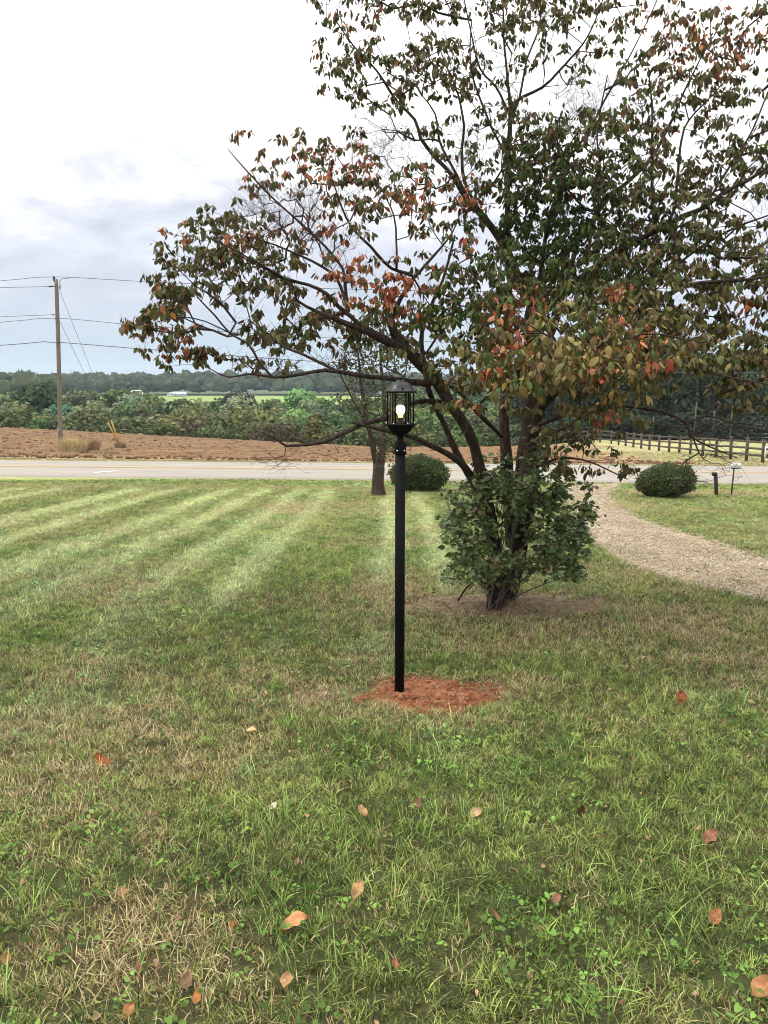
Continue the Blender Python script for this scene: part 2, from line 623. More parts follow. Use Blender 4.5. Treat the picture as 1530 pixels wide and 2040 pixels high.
def soil_mask(x, y):
    """1 where the lawn is bare: clay round the lamp, soil under the tree, driveway"""
    n = (fbm(x * 3, y * 3, 51, 3) - .5)
    dx, dy = x - (LAMP[0] + .27), y - (LAMP[1] + .02)
    a = 1 - sstep(.75, 1.15, np.sqrt((dx / .58) ** 2 + (dy / .44) ** 2) + n * .9)
    b = 1 - sstep(.8, 1.25, np.sqrt(((x - TREE[0] - .1) / 1.35) ** 2 + ((y - TREE[1] + .0) / .62) ** 2) + n * .9)
    c = .42 * (1 - sstep(.3, 1.2, np.sqrt(((x - gp(655, 1380)[0]) / .3) ** 2 + ((y - gp(655, 1380)[1]) / .22) ** 2) + n))
    return np.maximum(np.maximum(a, b), c), np.maximum(a, c), b


# ------------------------------------------------------------------ ground
def grow(a, b, s0, g):
    o = [a]
    while o[-1] < b:
        o.append(o[-1] + s0)
        s0 *= g
    return np.array(o)


def build_ground():
    xp = np.concatenate([np.arange(0, 14, .16), grow(14, 2500, .2, 1.09)])
    xs = np.concatenate([-xp[:0:-1], xp])
    ys = np.concatenate([-grow(1, 40, .4, 1.15)[::-1], np.arange(-.8, 34, .16), grow(34.05, 2500, .2, 1.045)])
    X, Y = np.meshgrid(xs, ys)
    x, y = X.ravel(), Y.ravel()
    z = H(x, y)
    near = (y > 1) & (y < 34) & (np.abs(x) < 16)
    z = z + np.where(near, .02 * (fbm(x * 5, y * 5, 71, 3) - .5), 0) - .012
    t = roadt(x, y)
    z = z - np.where((t > 33.3) & (t < 39.4), .06, 0)
    fm = field_mask(x, y) & (t > 42.5) & (x < field_edge(t) - 4)
    z = z - np.where(fm & (t < 90), .15, 0)
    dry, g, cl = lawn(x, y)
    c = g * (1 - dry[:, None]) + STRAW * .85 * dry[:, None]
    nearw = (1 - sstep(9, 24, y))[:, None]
    c = c * (1 - .9 * nearw) + np.array([.028, .027, .01]) * .9 * nearw  # ground near the camera darkened: shade between the blades painted in
    sm, a, b = soil_mask(x, y)
    c = c * (1 - sm[:, None]) + (np.array([.2, .11, .062]) * a[:, None] + np.array([.19, .14, .095]) * (1 - a[:, None])) * sm[:, None]
    # far side of the road
    n = fbm(x * .12, y * .12, 81, 4)[:, None]
    past = np.array([.19, .215, .075]) * (1 - n) + np.array([.34, .285, .145]) * n
    past = past * (.7 + .6 * fbm(x * .5, y * .9, 85, 4)[:, None])
    wp = sstep(39.5, 40.5, t)[:, None]
    c = c * (1 - wp) + past * wp
    wf = sstep(95, 110, t)[:, None]
    c = c * (1 - wf) + np.array([.05, .07, .025]) * wf
    # the bright meadow beyond the wood
    wm = (sstep(185, 200, t) * (1 - sstep(505, 520, t)))[:, None]
    c = c * (1 - wm) + (np.array([.17, .235, .06]) * (.85 + .3 * fbm(x * .01, y * .03, 83, 3)[:, None])) * wm
    nx, ny = len(xs), len(ys)
    i = np.arange(nx * ny).reshape(ny, nx)
    Fq = np.stack([i[:-1, :-1].ravel(), i[:-1, 1:].ravel(), i[1:, 1:].ravel(), i[1:, :-1].ravel()], 1)
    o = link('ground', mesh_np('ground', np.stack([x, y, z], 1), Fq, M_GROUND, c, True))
    tag(o, kind='structure')


build_ground()


def grid_mesh(name, us, vs, fn, mat, colfn=None, mask=None, smooth=True):
    U, V = np.meshgrid(us, vs)
    P = fn(U.ravel(), V.ravel())
    n, m = len(us), len(vs)
    i = np.arange(n * m).reshape(m, n)
    Fq = np.stack([i[:-1, :-1].ravel(), i[:-1, 1:].ravel(), i[1:, 1:].ravel(), i[1:, :-1].ravel()], 1)
    if mask is not None:
        Fq = Fq[mask(P[Fq].mean(1))]
    return mesh_np(name, P, Fq, mat, colfn(P) if colfn else None, smooth)


def road_pt(u, t, dz):
    # invert t = y + .079 x (valid beyond y = 28)
    x = u
    y = t - .079 * x
    return np.stack([x, y, np.interp(t, TT, PM) + dz], 1)


def build_road():
    us = np.concatenate([np.linspace(-300, -40, 40), np.linspace(-38, 38, 77), np.linspace(40, 95, 20)])

    def fn(u, t):
        e = (fbm(u * .9, t * 0 + 2, 91, 3) - .5) * .22
        tt = np.where(t < 33.2, t + e, np.where(t > 39.5, t + e, t))
        p = road_pt(u, tt, .035 + .05 * (1 - ((t - 36.35) / 3.35) ** 2))
        p[:, 2] = np.where((t < 33.02) | (t > 39.68), -1.72, -1.6 + .03 + .05 * (1 - ((t - 36.35) / 3.35) ** 2))
        return p
    o = link('road', grid_mesh('road', us, np.array([32.95, 33.05, 33.6, 34.5, 35.4, 36.35, 37.3, 38.2, 39.1, 39.65, 39.75]), fn, M_ROAD))
    tag(o, kind='structure')

    def line(name, t0, w, u0, u1, mat, n):
        uu = np.linspace(u0, u1, n)

        def f2(u, t):
            p = road_pt(u, t, 0)
            p[:, 2] = -1.6 + .03 + .05 * (1 - ((t - 36.35) / 3.35) ** 2) + .012
            return p
        tag(link(name, grid_mesh(name, uu, np.array([t0 - w / 2, t0 + w / 2]), f2, mat)), kind='structure')
    line('road_marking', 36.22, .11, -300, 95, M_YELLOW, 60)
    line('road_marking', 36.48, .11, -300, 95, M_YELLOW, 60)
    # short white tick in the near lane
    a, b = np.array([-13.0, 34.15]), np.array([-12.25, 34.8])
    d = (b - a) / np.linalg.norm(b - a)
    nrm = np.array([-d[1], d[0]]) * .09
    V = [np.array([p[0], p[1] - .079 * p[0], -1.6 + .03 + .05 * (1 - ((p[1] - 36.35) / 3.35) ** 2) + .014]) for p in (a - nrm, b - nrm, b + nrm, a + nrm)]
    tag(link('road_marking', mesh_np('road_marking', V, np.array([[0, 1, 2, 3]]), M_WHITEP)), kind='structure')


build_road()


def build_driveway():
    ws = np.linspace(0, 1, 25)

    def fn(u, v):
        k = np.clip(u * (NDR - 1), 0, NDR - 1)
        i0 = np.floor(k).astype(int).clip(0, NDR - 2)
        fr = (k - i0)[:, None]
        a = drl[i0] * (1 - fr) + drl[i0 + 1] * fr
        b = drr[i0] * (1 - fr) + drr[i0 + 1] * fr
        w = v[:, None]
        p = a * (1 - w) + b * w
        e = (fbm(p[:, 0] * 2.6, p[:, 1] * 2.6, 95, 4) - .5)
        d = np.minimum(v, 1 - v)
        z = H(p[:, 0], p[:, 1]) + .02 - .10 * np.exp(-d / .02) + np.where(d < .16, e * .22 * (1 - d / .16), 0)
        z += .02 * (fbm(p[:, 0] * 4, p[:, 1] * 4, 97, 3) - .5) - .03 * (np.exp(-((v - .28) / .1) ** 2) + np.exp(-((v - .72) / .1) ** 2))
        return np.stack([p[:, 0], p[:, 1], z], 1)
    o = link('driveway', grid_mesh('driveway', np.linspace(0, 1, 220), ws, fn, M_GRAVEL))
    tag(o, kind='structure')


build_driveway()


def build_field():
    us = np.arange(-75, 36, .34)
    vs = np.concatenate([np.arange(41.2, 62, .25), np.arange(62, 93, .4)])

    def fn(u, t):
        x, y = u, t - .079 * u
        e = sstep(-1, 6, field_edge(t) - x) * sstep(41.3, 44, t)
        z = H(x, y) + .012 + .045 * e
        z = z + (.12 + .88 * e) * .16 * (fbm(x * .9, y * .9, 101, 4) - .5) + .05 * e * np.sin((y * .94 + x * .34) * 2.4 + 2 * fbm(x * .2, y * .2, 7, 2)) + .07 * e * (RNG.random(len(x)) - .5)
        return np.stack([x, y, z], 1)

    def col(P):
        n = fbm(P[:, 0] * .35, P[:, 1] * .9, 103, 4)[:, None]
        k = fbm(P[:, 0] * 1.3, P[:, 1] * 1.9, 105, 3)[:, None]
        c = np.array([.098, .057, .026]) * (1 - n) + np.array([.18, .107, .047]) * n
        c = c * (.7 + .6 * k)
        rr = sstep(4, 14, P[:, 0])[:, None]
        c = c * (1 - rr) + c * np.array([1.2, 1.06, .95]) * rr
        t = roadt(P[:, 0], P[:, 1])
        de = field_edge(t) - P[:, 0] + 5 * (fbm(P[:, 0] * .6, P[:, 1] * 1.4, 107, 3) - .5)
        st = (1 - sstep(.5, 6, np.minimum(de, (t - 41.2) * 2.5)))[:, None] * (.35 + .65 * fbm(P[:, 0] * 2, P[:, 1] * 3, 109, 2)[:, None])
        return c * (1 - st) + np.array([.27, .22, .105]) * st
    o = link('ploughed_field', grid_mesh('ploughed_field', us, vs, fn, M_FIELD, col, lambda c: field_mask(c[:, 0], c[:, 1]), False))
    tag(o, kind='structure')


build_field()

# ------------------------------------------------------------------ clay and soil patches, clods
def build_patch(name, cx, cy, rx, ry, hgt, mat, seed, rough):
    us = np.linspace(-1.5, 1.5, 110)

    def fn(u, v):
        x, y = cx + u * rx, cy + v * ry
        n = fbm(x * 3, y * 3, 51, 3) - .5
        d = np.sqrt(u * u + v * v) + n * .9
        z = H(x, y) + hgt * (1 - sstep(.2, 1.05, d)) - .03 * sstep(.95, 1.2, d)
        z = z + rough * (fbm(x * 11, y * 11, seed, 3) - .5) + rough * .7 * (fbm(x * 34, y * 34, seed + 3, 2) - .5)
        return np.stack([x, y, z], 1)
    o = link(name, grid_mesh(name, us, us, fn, mat, None, None, True))
    tag(o, kind='structure')


build_patch('clay_patch', LAMP[0] + .25, LAMP[1] + .0, .48, .41, .045, M_CLAY, 111, .05)
build_patch('bare_soil', TREE[0] + .1, TREE[1], 1.15, .56, .015, M_SOIL, 121, .03)


def rock_variant(seed, sub=1):
    r = np.random.default_rng(seed)
    t = (1 + 5 ** .5) / 2
    V = np.array([(-1, t, 0), (1, t, 0), (-1, -t, 0), (1, -t, 0), (0, -1, t), (0, 1, t), (0, -1, -t), (0, 1, -t), (t, 0, -1), (t, 0, 1), (-t, 0, -1), (-t, 0, 1)], float)
    V /= np.linalg.norm(V[0])
    Fc = np.array([(0, 11, 5), (0, 5, 1), (0, 1, 7), (0, 7, 10), (0, 10, 11), (1, 5, 9), (5, 11, 4), (11, 10, 2), (10, 7, 6), (7, 1, 8), (3, 9, 4), (3, 4, 2), (3, 2, 6), (3, 6, 8), (3, 8, 9), (4, 9, 5), (2, 4, 11), (6, 2, 10), (8, 6, 7), (9, 8, 1)])
    V = V * (.7 + .6 * r.random((12, 1))) * np.array([1, .8, .6])
    return V, Fc


def pebble(seed):
    r = np.random.default_rng(seed)
    V = np.array([(1, 0, 0), (0, 1, 0), (-1, 0, 0), (0, -1, 0), (0, 0, .7), (0, 0, -.6)], float) * (.7 + .6 * r.random((6, 1))) + r.normal(size=(6, 3)) * .12
    return V, np.array([(0, 1, 4), (1, 2, 4), (2, 3, 4), (3, 0, 4), (1, 0, 5), (2, 1, 5), (3, 2, 5), (0, 3, 5)])


def scatter_rocks(name, pos, size, mat, cols=None, cheap=False):
    vs, fs, cs = [], [], []
    var = [(pebble(s) if cheap else rock_variant(s)) for s in range(6)]
    nv = len(var[0][0])
    n = 0
    for i, p in enumerate(pos):
        V, Fc = var[i % 6]
        a = RNG.random() * 6.283
        c, s = math.cos(a), math.sin(a)
        W = V * size[i]
        W = np.stack([W[:, 0] * c - W[:, 1] * s, W[:, 0] * s + W[:, 1] * c, W[:, 2]], 1) + p
        vs.append(W)
        fs.append(Fc + n)
        n += nv
        if cols is not None: cs.append(np.repeat(cols[i:i + 1], nv, 0))
    o = link(name, mesh_np(name, np.concatenate(vs), np.concatenate(fs), mat, np.concatenate(cs) if cols is not None else None))
    tag(o, kind='stuff')
    return o


def build_clods():
    n = 900
    a, d = RNG.random(n) * 6.283, np.sqrt(RNG.random(n))
    x, y = LAMP[0] + .27 + np.cos(a) * d * .62, LAMP[1] + .02 + np.sin(a) * d * .47
    k = soil_mask(x, y)[1] > .5
    x, y = x[k], y[k]
    s = .006 + .016 * RNG.random(len(x)) ** 3
    scatter_rocks('clay_clods', np.stack([x, y, H(x, y) + .035 * (1 - ((x - LAMP[0] - .27) / .6) ** 2) + .004], 1), s, M_CLAY)
    # clods on the ploughed field
    n = 5200
    x = RNG.random(n) * 62 - 44
    t = 41.8 + 34 * RNG.random(n) ** 1.8
    y = t - .079 * x
    k = field_mask(x, y)
    x, y = x[k], y[k]
    s = .05 + .15 * RNG.random(len(x)) ** 3
    cc = np.array([.15, .075, .042]) * (.6 + .9 * RNG.random((len(x), 1)))
    scatter_rocks('field_clods', np.stack([x, y, H(x, y) + .06], 1), s, M_FIELD, cc)
    # gravel on the drive
    n = 40000
    k = RNG.random(n) ** .8
    i = (k * (NDR * .9)).astype(int).clip(0, NDR - 1)
    w = RNG.random(n)
    p = drl[i] * (1 - w[:, None]) + drr[i] * w[:, None] + (RNG.random((n, 2)) - .5) * .4
    s = .006 + .014 * RNG.random(n) ** 2
    t = RNG.random((n, 1))
    cc = np.array([.17, .13, .09]) * (1 - t) + np.array([.6, .52, .4]) * t
    cc = cc * (.7 + .6 * fbm(p[:, 0] * .9, p[:, 1] * .9, 99, 3))[:, None]
    scatter_rocks('gravel', np.stack([p[:, 0], p[:, 1], H(p[:, 0], p[:, 1]) + .026], 1), s, M_VROCK, cc, True)


M_VROCK = mat_vcol('gravel_stone', bump=0, mscale=30)
build_clods()


# ------------------------------------------------------------------ grass (stuff, real blades)
def mat_grass():
    m, nt, b = new_mat('grass_blade')
    L = nt.links
    gc = nd(nt, 'ShaderNodeAttribute', attribute_type='INSTANCER', attribute_name='gc').outputs['Color']
    dry = nd(nt, 'ShaderNodeAttribute', attribute_type='INSTANCER', attribute_name='dry').outputs['Fac']
    bv = nd(nt, 'ShaderNodeAttribute', attribute_name='bv').outputs['Fac']
    bs = nd(nt, 'ShaderNodeAttribute', attribute_name='bs').outputs['Fac']
    st = math_n(nt, 'LESS_THAN', bs, dry)
    k1 = math_n(nt, 'ADD', math_n(nt, 'MULTIPLY', bv, 1.2), .4)
    vg = nd(nt, 'ShaderNodeVectorMath', operation='SCALE')
    L.new(gc, vg.inputs[0])
    L.new(k1, vg.inputs['Scale'])
    straw = ramp_n(nt, bv, [(0, (.11, .075, .032)), (.35, (.26, .195, .085)), (.7, (.47, .385, .2)), (1, (.68, .59, .37))])
    c = mix_n(nt, st, vg.outputs[0], straw)
    L.new(c, b.inputs['Base Color'])
    b.inputs['Roughness'].default_value = .55
    b.inputs['Specular IOR Level'].default_value = .12
    t = nd(nt, 'ShaderNodeBsdfTranslucent')
    L.new(c, t.inputs[0])
    mx = nd(nt, 'ShaderNodeMixShader')
    mx.inputs[0].default_value = .3
    L.new(b.outputs[0], mx.inputs[1])
    L.new(t.outputs[0], mx.inputs[2])
    L.new(mx.outputs[0], nt.nodes['Material Output'].inputs[0])
    return m


M_GRASS = mat_grass()


def tuft_mesh(name, r, n, rad, hmin, hmax, wmin, wmax, lean, kind='lawn'):
    V, Fq, Ft, bv, bs = [], [], [], [], []
    k = 0
    for _ in range(n):
        a, d = r.random() * 6.283, rad * math.sqrt(r.random())
        bx, by = d * math.cos(a), d * math.sin(a)
        h = hmin + (hmax - hmin) * r.random()
        la = r.random() * 6.283
        ln = lean * (.25 + r.random() * 1.1)
        w = wmin + (wmax - wmin) * r.random()
        ca, sa = math.cos(la), math.sin(la)
        tw = la + 1.57 + (r.random() - .5) * 1.4
        sx, sy = math.cos(tw) * w / 2, math.sin(tw) * w / 2
        pts = []
        seg = 4 if kind == 'long' else 3
        for i in range(seg + 1):
            u = i / seg
            off = ln * h * u ** 1.7
            z = h * (u - .35 * min(ln, 1.6) * u ** 2.2 * .6) - .006
            pts.append((bx + ca * off, by + sa * off, z))
        for i in range(seg):
            ww = 1 - .55 * (i / seg)
            V += [(pts[i][0] - sx * ww, pts[i][1] - sy * ww, pts[i][2]), (pts[i][0] + sx * ww, pts[i][1] + sy * ww, pts[i][2])]
        V.append(pts[seg])
        for i in range(seg - 1):
            Fq.append((k + 2 * i, k + 2 * i + 1, k + 2 * i + 3, k + 2 * i + 2))
        Ft.append((k + 2 * seg - 2, k + 2 * seg - 1, k + 2 * seg))
        m = 2 * seg + 1
        b1 = r.random()
        b2 = r.random() * (.98 if kind == 'lawn' else 1) + (.6 if kind == 'long' else 0)
        bv += [b1] * m
        bs += [b2] * m
        k += m
    return mesh_np(name, V, [np.array(Fq), np.array(Ft)], M_GRASS, None, True, {'bv': bv, 'bs': bs})


def clover_mesh(name, r, n, rad, h0, size):
    V, Fc, bv, bs = [], [], [], []
    k = 0
    for _ in range(n):
        a, d = r.random() * 6.283, rad * math.sqrt(r.random())
        cx, cy, cz = d * math.cos(a), d * math.sin(a), h0 * (.5 + .7 * r.random())
        tilt = (r.random(2) - .5) * .8
        a0 = r.random() * 6.283
        b1 = .25 + .75 * r.random()
        s = size * (.6 + .6 * r.random())
        for j in range(3):
            aj = a0 + j * 2.094
            c, sn = math.cos(aj), math.sin(aj)
            for u, v in ((0, 0), (.55, -.48), (1.0, -.32), (1.08, .0), (1.0, .32), (.55, .48)):
                x, y = (c * u - sn * v) * s, (sn * u + c * v) * s
                V.append((cx + x, cy + y, cz + x * tilt[0] + y * tilt[1] - .12 * s * u + .12 * s * abs(v)))
            Fc.append(tuple(range(k, k + 6)))
            bv += [b1] * 6
            bs += [1.5] * 6
            k += 6
    return mesh_np(name, V, [np.array(Fc)], M_GRASS, None, False, {'bv': bv, 'bs': bs})


def weed_mesh(name, r, n, rad, h0, size):
    V, Fc, bv, bs = [], [], [], []
    k = 0
    for _ in range(n):
        a, d = r.random() * 6.283, rad * math.sqrt(r.random())
        cx, cy, cz = d * math.cos(a), d * math.sin(a), h0 * (.35 + .8 * r.random())
        tilt = (r.random(2) - .5) * 1.3
        a0 = r.random() * 6.283
        b1 = r.random()
        s = size * (.45 + .8 * r.random())
        for u, v in ((-.1, 0), (-.25, -.5), (.2, -.78), (.75, -.55), (1.15, 0), (.75, .55), (.2, .78), (-.25, .5)):
            x, y = (math.cos(a0) * u - math.sin(a0) * v) * s, (math.sin(a0) * u + math.cos(a0) * v) * s
            V.append((cx + x, cy + y, cz + x * tilt[0] + y * tilt[1] + .25 * s * v * v - .1 * s * u))
        Fc.append(tuple(range(k, k + 8)))
        bv += [b1] * 8
        bs += [1.5] * 8
        k += 8
    return mesh_np(name, V, [np.array(Fc)], M_GRASS, None, False, {'bv': bv, 'bs': bs})


def build_grass():
    r = np.random.default_rng(3)
    coll = bpy.data.collections.new('grass_tufts')
    meshes = []
    for i in range(6):
        meshes.append(tuft_mesh('lawn_tuft', r, 30, .046, .011, .045, .003, .0062, 1.0))
    for i in range(2):
        meshes.append(tuft_mesh('flat_tuft', r, 20, .05, .03, .075, .0028, .0052, 1.7))
    for i in range(2):
        meshes.append(tuft_mesh('long_tuft', r, 10, .05, .05, .125, .003, .006, .9, 'long'))
    meshes.append(clover_mesh('clover_tuft', r, 9, .085, .04, .011))
    for i in range(3):
        meshes.append(weed_mesh('weed_tuft', r, 13, .09, .036, .0125))
    for i, me in enumerate(meshes):
        coll.objects.link(bpy.data.objects.new('tuft_%02d' % i, me))
    NL, NLONG, NCL = 8, 2, 4
    P = []
    for y0, y1, dens, sc in ((1.5, 4.5, 330, 1.0), (4.5, 8, 250, 1.1), (8, 14, 165, 1.3), (14, 22, 100, 1.6), (22, 33.4, 60, 1.95)):
        s = dens ** -.5
        w = y1 * .52 + 3.4
        gx, gy = np.meshgrid(np.arange(-w, w, s), np.arange(y0, y1, s))
        x, y = gx.ravel() + (r.random(gx.size) - .5) * s * 1.3, gy.ravel() + (r.random(gx.size) - .5) * s * 1.3
        k = np.abs(x) < y * .52 + 3.4
        P.append(np.stack([x[k], y[k], np.full(k.sum(), sc)], 1))
    # verges beyond the road
    n = 5000
    x = r.random(n) * 66 - 42
    t = 39.5 + 1.9 * r.random(n)
    P.append(np.stack([x, t - .079 * x, np.full(n, 2.2)], 1))
    n = 9000
    x = 12 + r.random(n) * 26
    t = 39.7 + 30 * r.random(n) ** 1.5
    P.append(np.stack([x, t - .079 * x, np.full(n, 2.8)], 1))
    P = np.concatenate(P)
    x, y, sc = P.T
    t = roadt(x, y)
    sm, a, b = soil_mask(x, y)
    indr = pip(x, y, DRPOLY)
    keep = (r.random(len(x)) > sm * (1.06 - .42 * b)) & ~((t > 32.9) & (t < 39.6)) & ~(field_mask(x, y) & (t > 41.6))
    # a little grass invades the drive along its edges and its middle
    dd = np.full(len(x), 9.0)
    idx = np.where(indr)[0]
    if len(idx):
        for e in (drl, drr):
            dd[idx] = np.minimum(dd[idx], np.min(np.hypot(x[idx][:, None] - e[None, :, 0], y[idx][:, None] - e[None, :, 1]), 1))
    nz = fbm(x * 1.4, y * 1.4, 131, 3)
    keep &= ~indr | (r.random(len(x)) < np.exp(-dd / .12) * .9 + .16 * (nz > .58))
    x, y, sc, t, sm = x[keep], y[keep], sc[keep], t[keep], sm[keep]
    n = len(x)
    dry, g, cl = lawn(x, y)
    edge = pip(x, y, DRPOLY)
    dry = np.clip(dry + .4 * edge + .3 * sm, 0, .95)
    far = t > 39
    nf = fbm(x * .25, y * .25, 133, 3)
    dry = np.where(far, .35 + .5 * nf, dry)
    g = np.where(far[:, None], np.array([.21, .215, .085]) * (.75 + .5 * nf[:, None]), g)
    g = g * (.32 + 1.45 * r.random((n, 1)) ** 1.3)
    dry = np.clip(dry + .42 * (r.random(n) - .5), .02, .96)
    stv = stripe_sheen(x, y)
    g = g * (1 - .55 * stv[:, None]) + np.array([.43, .48, .24]) * .55 * stv[:, None]  # same painted mowing sheen on the tufts
    lp = sstep(.48, .62, fbm(x * .9 + 31, y * .9, 49, 3))
    lp = np.maximum(lp, blob(x, y, 1080, 1640, .55, .5) + blob(x, y, 1000, 1800, .4, .4) + blob(x, y, 720, 1500, .5, .3))
    u = r.random(n)
    idx = r.integers(0, NL, n)
    small = sc < 1.5
    il = (u < .10 * lp + .006) & small & (dry < .75)
    idx = np.where(il, NL + r.integers(0, NLONG, n), idx)
    ic = (u > 1 - .30 * cl - .04) & (sc < 2) & ~far
    idx = np.where(ic, NL + NLONG + r.integers(0, NCL, n), idx)
    g = np.where(ic[:, None], g * np.array([.55, .72, .6]), g)
    g = np.where(il[:, None], g * np.array([.95, 1.08, 1.15]), g)
    rot = np.stack([(r.random(n) - .5) * .3, (r.random(n) - .5) * .3, r.random(n) * 6.283], 1)
    s = sc * (.75 + .5 * r.random(n))
    short = 1 - .35 * sm
    hz = s * np.where(sc > 1.5, .72, 1.0) * short * np.where(far, .7, 1)
    scl = np.stack([s, s, hz], 1)
    me = bpy.data.meshes.new('grass')
    me.vertices.add(n)
    me.vertices.foreach_set('co', np.stack([x, y, H(x, y) - .004], 1).astype(np.float32).ravel())
    for nm, typ, key, v in (('idx', 'INT', 'value', idx.astype(np.int32)), ('rot', 'FLOAT_VECTOR', 'vector', rot), ('scl', 'FLOAT_VECTOR', 'vector', scl), ('dry', 'FLOAT', 'value', dry),
                            ('gc', 'FLOAT_COLOR', 'color', np.concatenate([g, np.ones((n, 1))], 1))):
        at_ = me.attributes.new(nm, typ, 'POINT')
        at_.data.foreach_set(key, np.ascontiguousarray(v if typ == 'INT' else v.astype(np.float32)).ravel())
    me.materials.append(M_GRASS)
    o = link('grass', me)
    tag(o, kind='stuff')
    ng = bpy.data.node_groups.new('grass_scatter', 'GeometryNodeTree')
    ng.interface.new_socket('Geometry', in_out='INPUT', socket_type='NodeSocketGeometry')
    ng.interface.new_socket('Geometry', in_out='OUTPUT', socket_type='NodeSocketGeometry')
    gi, go = ng.nodes.new('NodeGroupInput'), ng.nodes.new('NodeGroupOutput')
    ci = ng.nodes.new('GeometryNodeCollectionInfo')
    ci.inputs['Collection'].default_value = coll
    ci.inputs['Separate Children'].default_value = True
    ci.inputs['Reset Children'].default_value = True
    ip = ng.nodes.new('GeometryNodeInstanceOnPoints')
    ip.inputs['Pick Instance'].default_value = True

    def na(nm, typ):
        q = ng.nodes.new('GeometryNodeInputNamedAttribute')
        q.data_type = typ
        q.inputs['Name'].default_value = nm
        return q.outputs['Attribute']
    ng.links.new(gi.outputs[0], ip.inputs['Points'])
    ng.links.new(ci.outputs[0], ip.inputs['Instance'])
    ng.links.new(na('idx', 'INT'), ip.inputs['Instance Index'])
    e2r = ng.nodes.new('FunctionNodeEulerToRotation')
    ng.links.new(na('rot', 'FLOAT_VECTOR'), e2r.inputs[0])
    ng.links.new(e2r.outputs[0], ip.inputs['Rotation'])
    ng.links.new(na('scl', 'FLOAT_VECTOR'), ip.inputs['Scale'])
    ng.links.new(ip.outputs[0], go.inputs[0])
    md = o.modifiers.new('scatter', 'NODES')
    md.node_group = ng
    print('GRASS', n)


build_grass()


# ------------------------------------------------------------------ leaves and branching
LT_U = np.array([0, .25, .5, .78, 1.0, .2, .46, .74, .2, .46, .74])
LT_V = np.array([0, 0, 0, 0, 0, .33, .5, .34, -.33, -.5, -.34])
LF_T = np.array([(0, 1, 5), (3, 4, 7), (0, 8, 1), (3, 10, 4)])
LF_Q = np.array([(1, 2, 6, 5), (2, 3, 7, 6), (1, 8, 9, 2), (2, 9, 10, 3)])
LEDGE = np.array([.3, 0, 0, .2, 1, .9, 1, 1, .9, 1, 1])
NLV = 11


def leaf_frames(d, r, n):
    d = d / (np.linalg.norm(d, axis=1)[:, None] + 1e-9)
    q = r.normal(size=(n, 3))
    s = np.cross(d, q)
    s /= np.linalg.norm(s, axis=1)[:, None] + 1e-9
    return d, s, np.cross(s, d)


def hang_frames(d, r, n):
    """leaves hung with their upper side outwards"""
    d = d / np.linalg.norm(d, axis=1)[:, None]
    up = np.array([0, 0, 1.0]) + r.normal(size=(n, 3)) * .35
    s = np.cross(d, up)
    s /= np.linalg.norm(s, axis=1)[:, None] + 1e-9
    return d, s, np.cross(s, d)


def leaf_verts(pos, d, s, nr, L, W, curl, fold):
    U, Vv = LT_U[None, :, None], LT_V[None, :, None]
    L, W, curl, fold = (a[:, None, None] for a in (L, W, curl, fold))
    return pos[:, None] + d[:, None] * L * U + s[:, None] * W * Vv + nr[:, None] * (-curl * L * U ** 2 + fold * W * np.abs(Vv))


def leaf_mesh(name, pos, d, s, nr, L, W, curl, fold, col, edge, mat):
    n = len(pos)
    V = leaf_verts(pos, d, s, nr, L, W, curl, fold).reshape(-1, 3)
    off = (np.arange(n) * NLV)[:, None, None]
    e = LEDGE[None, :, None]
    c = (col[:, None] * (1 - e) + edge[:, None] * e).reshape(-1, 3)
    return mesh_np(name, V, [(LF_T[None] + off).reshape(-1, 3), (LF_Q[None] + off).reshape(-1, 4)], mat, c, True)


def leaf_singles(parent, idx, pos, d, s, nr, L, W, col, mat, curls=((.25, .3), (.5, .2), (.1, .45), (.7, .35)), aspect=.62, name='leaf'):
    """the leaves that show largest: an object each, sharing a few meshes"""
    var = []
    for c, f in curls:
        one = np.ones(1)
        ec = np.array([[1.25, .85, .7]])
        var.append(leaf_mesh(name, np.zeros((1, 3)), np.array([[0, 1., 0]]), np.array([[1., 0, 0]]), np.array([[0, 0, 1.]]), one, one * aspect, one * c, one * f, np.ones((1, 3)), ec, mat))
    inv = Matrix.Translation(parent.location).inverted()
    for k in idx:
        o = bpy.data.objects.new(name, var[k % len(var)])
        COL.objects.link(o)
        o.parent = parent
        o.matrix_parent_inverse = inv
        M = Matrix(((s[k][0], d[k][0], nr[k][0]), (s[k][1], d[k][1], nr[k][1]), (s[k][2], d[k][2], nr[k][2]))).to_4x4()
        o.matrix_basis = Matrix.Translation(Vector(pos[k])) @ M @ Matrix.Diagonal((W[k] / aspect, L[k], L[k], 1))
        o.color = (*[float(v) for v in col[k]], 1)


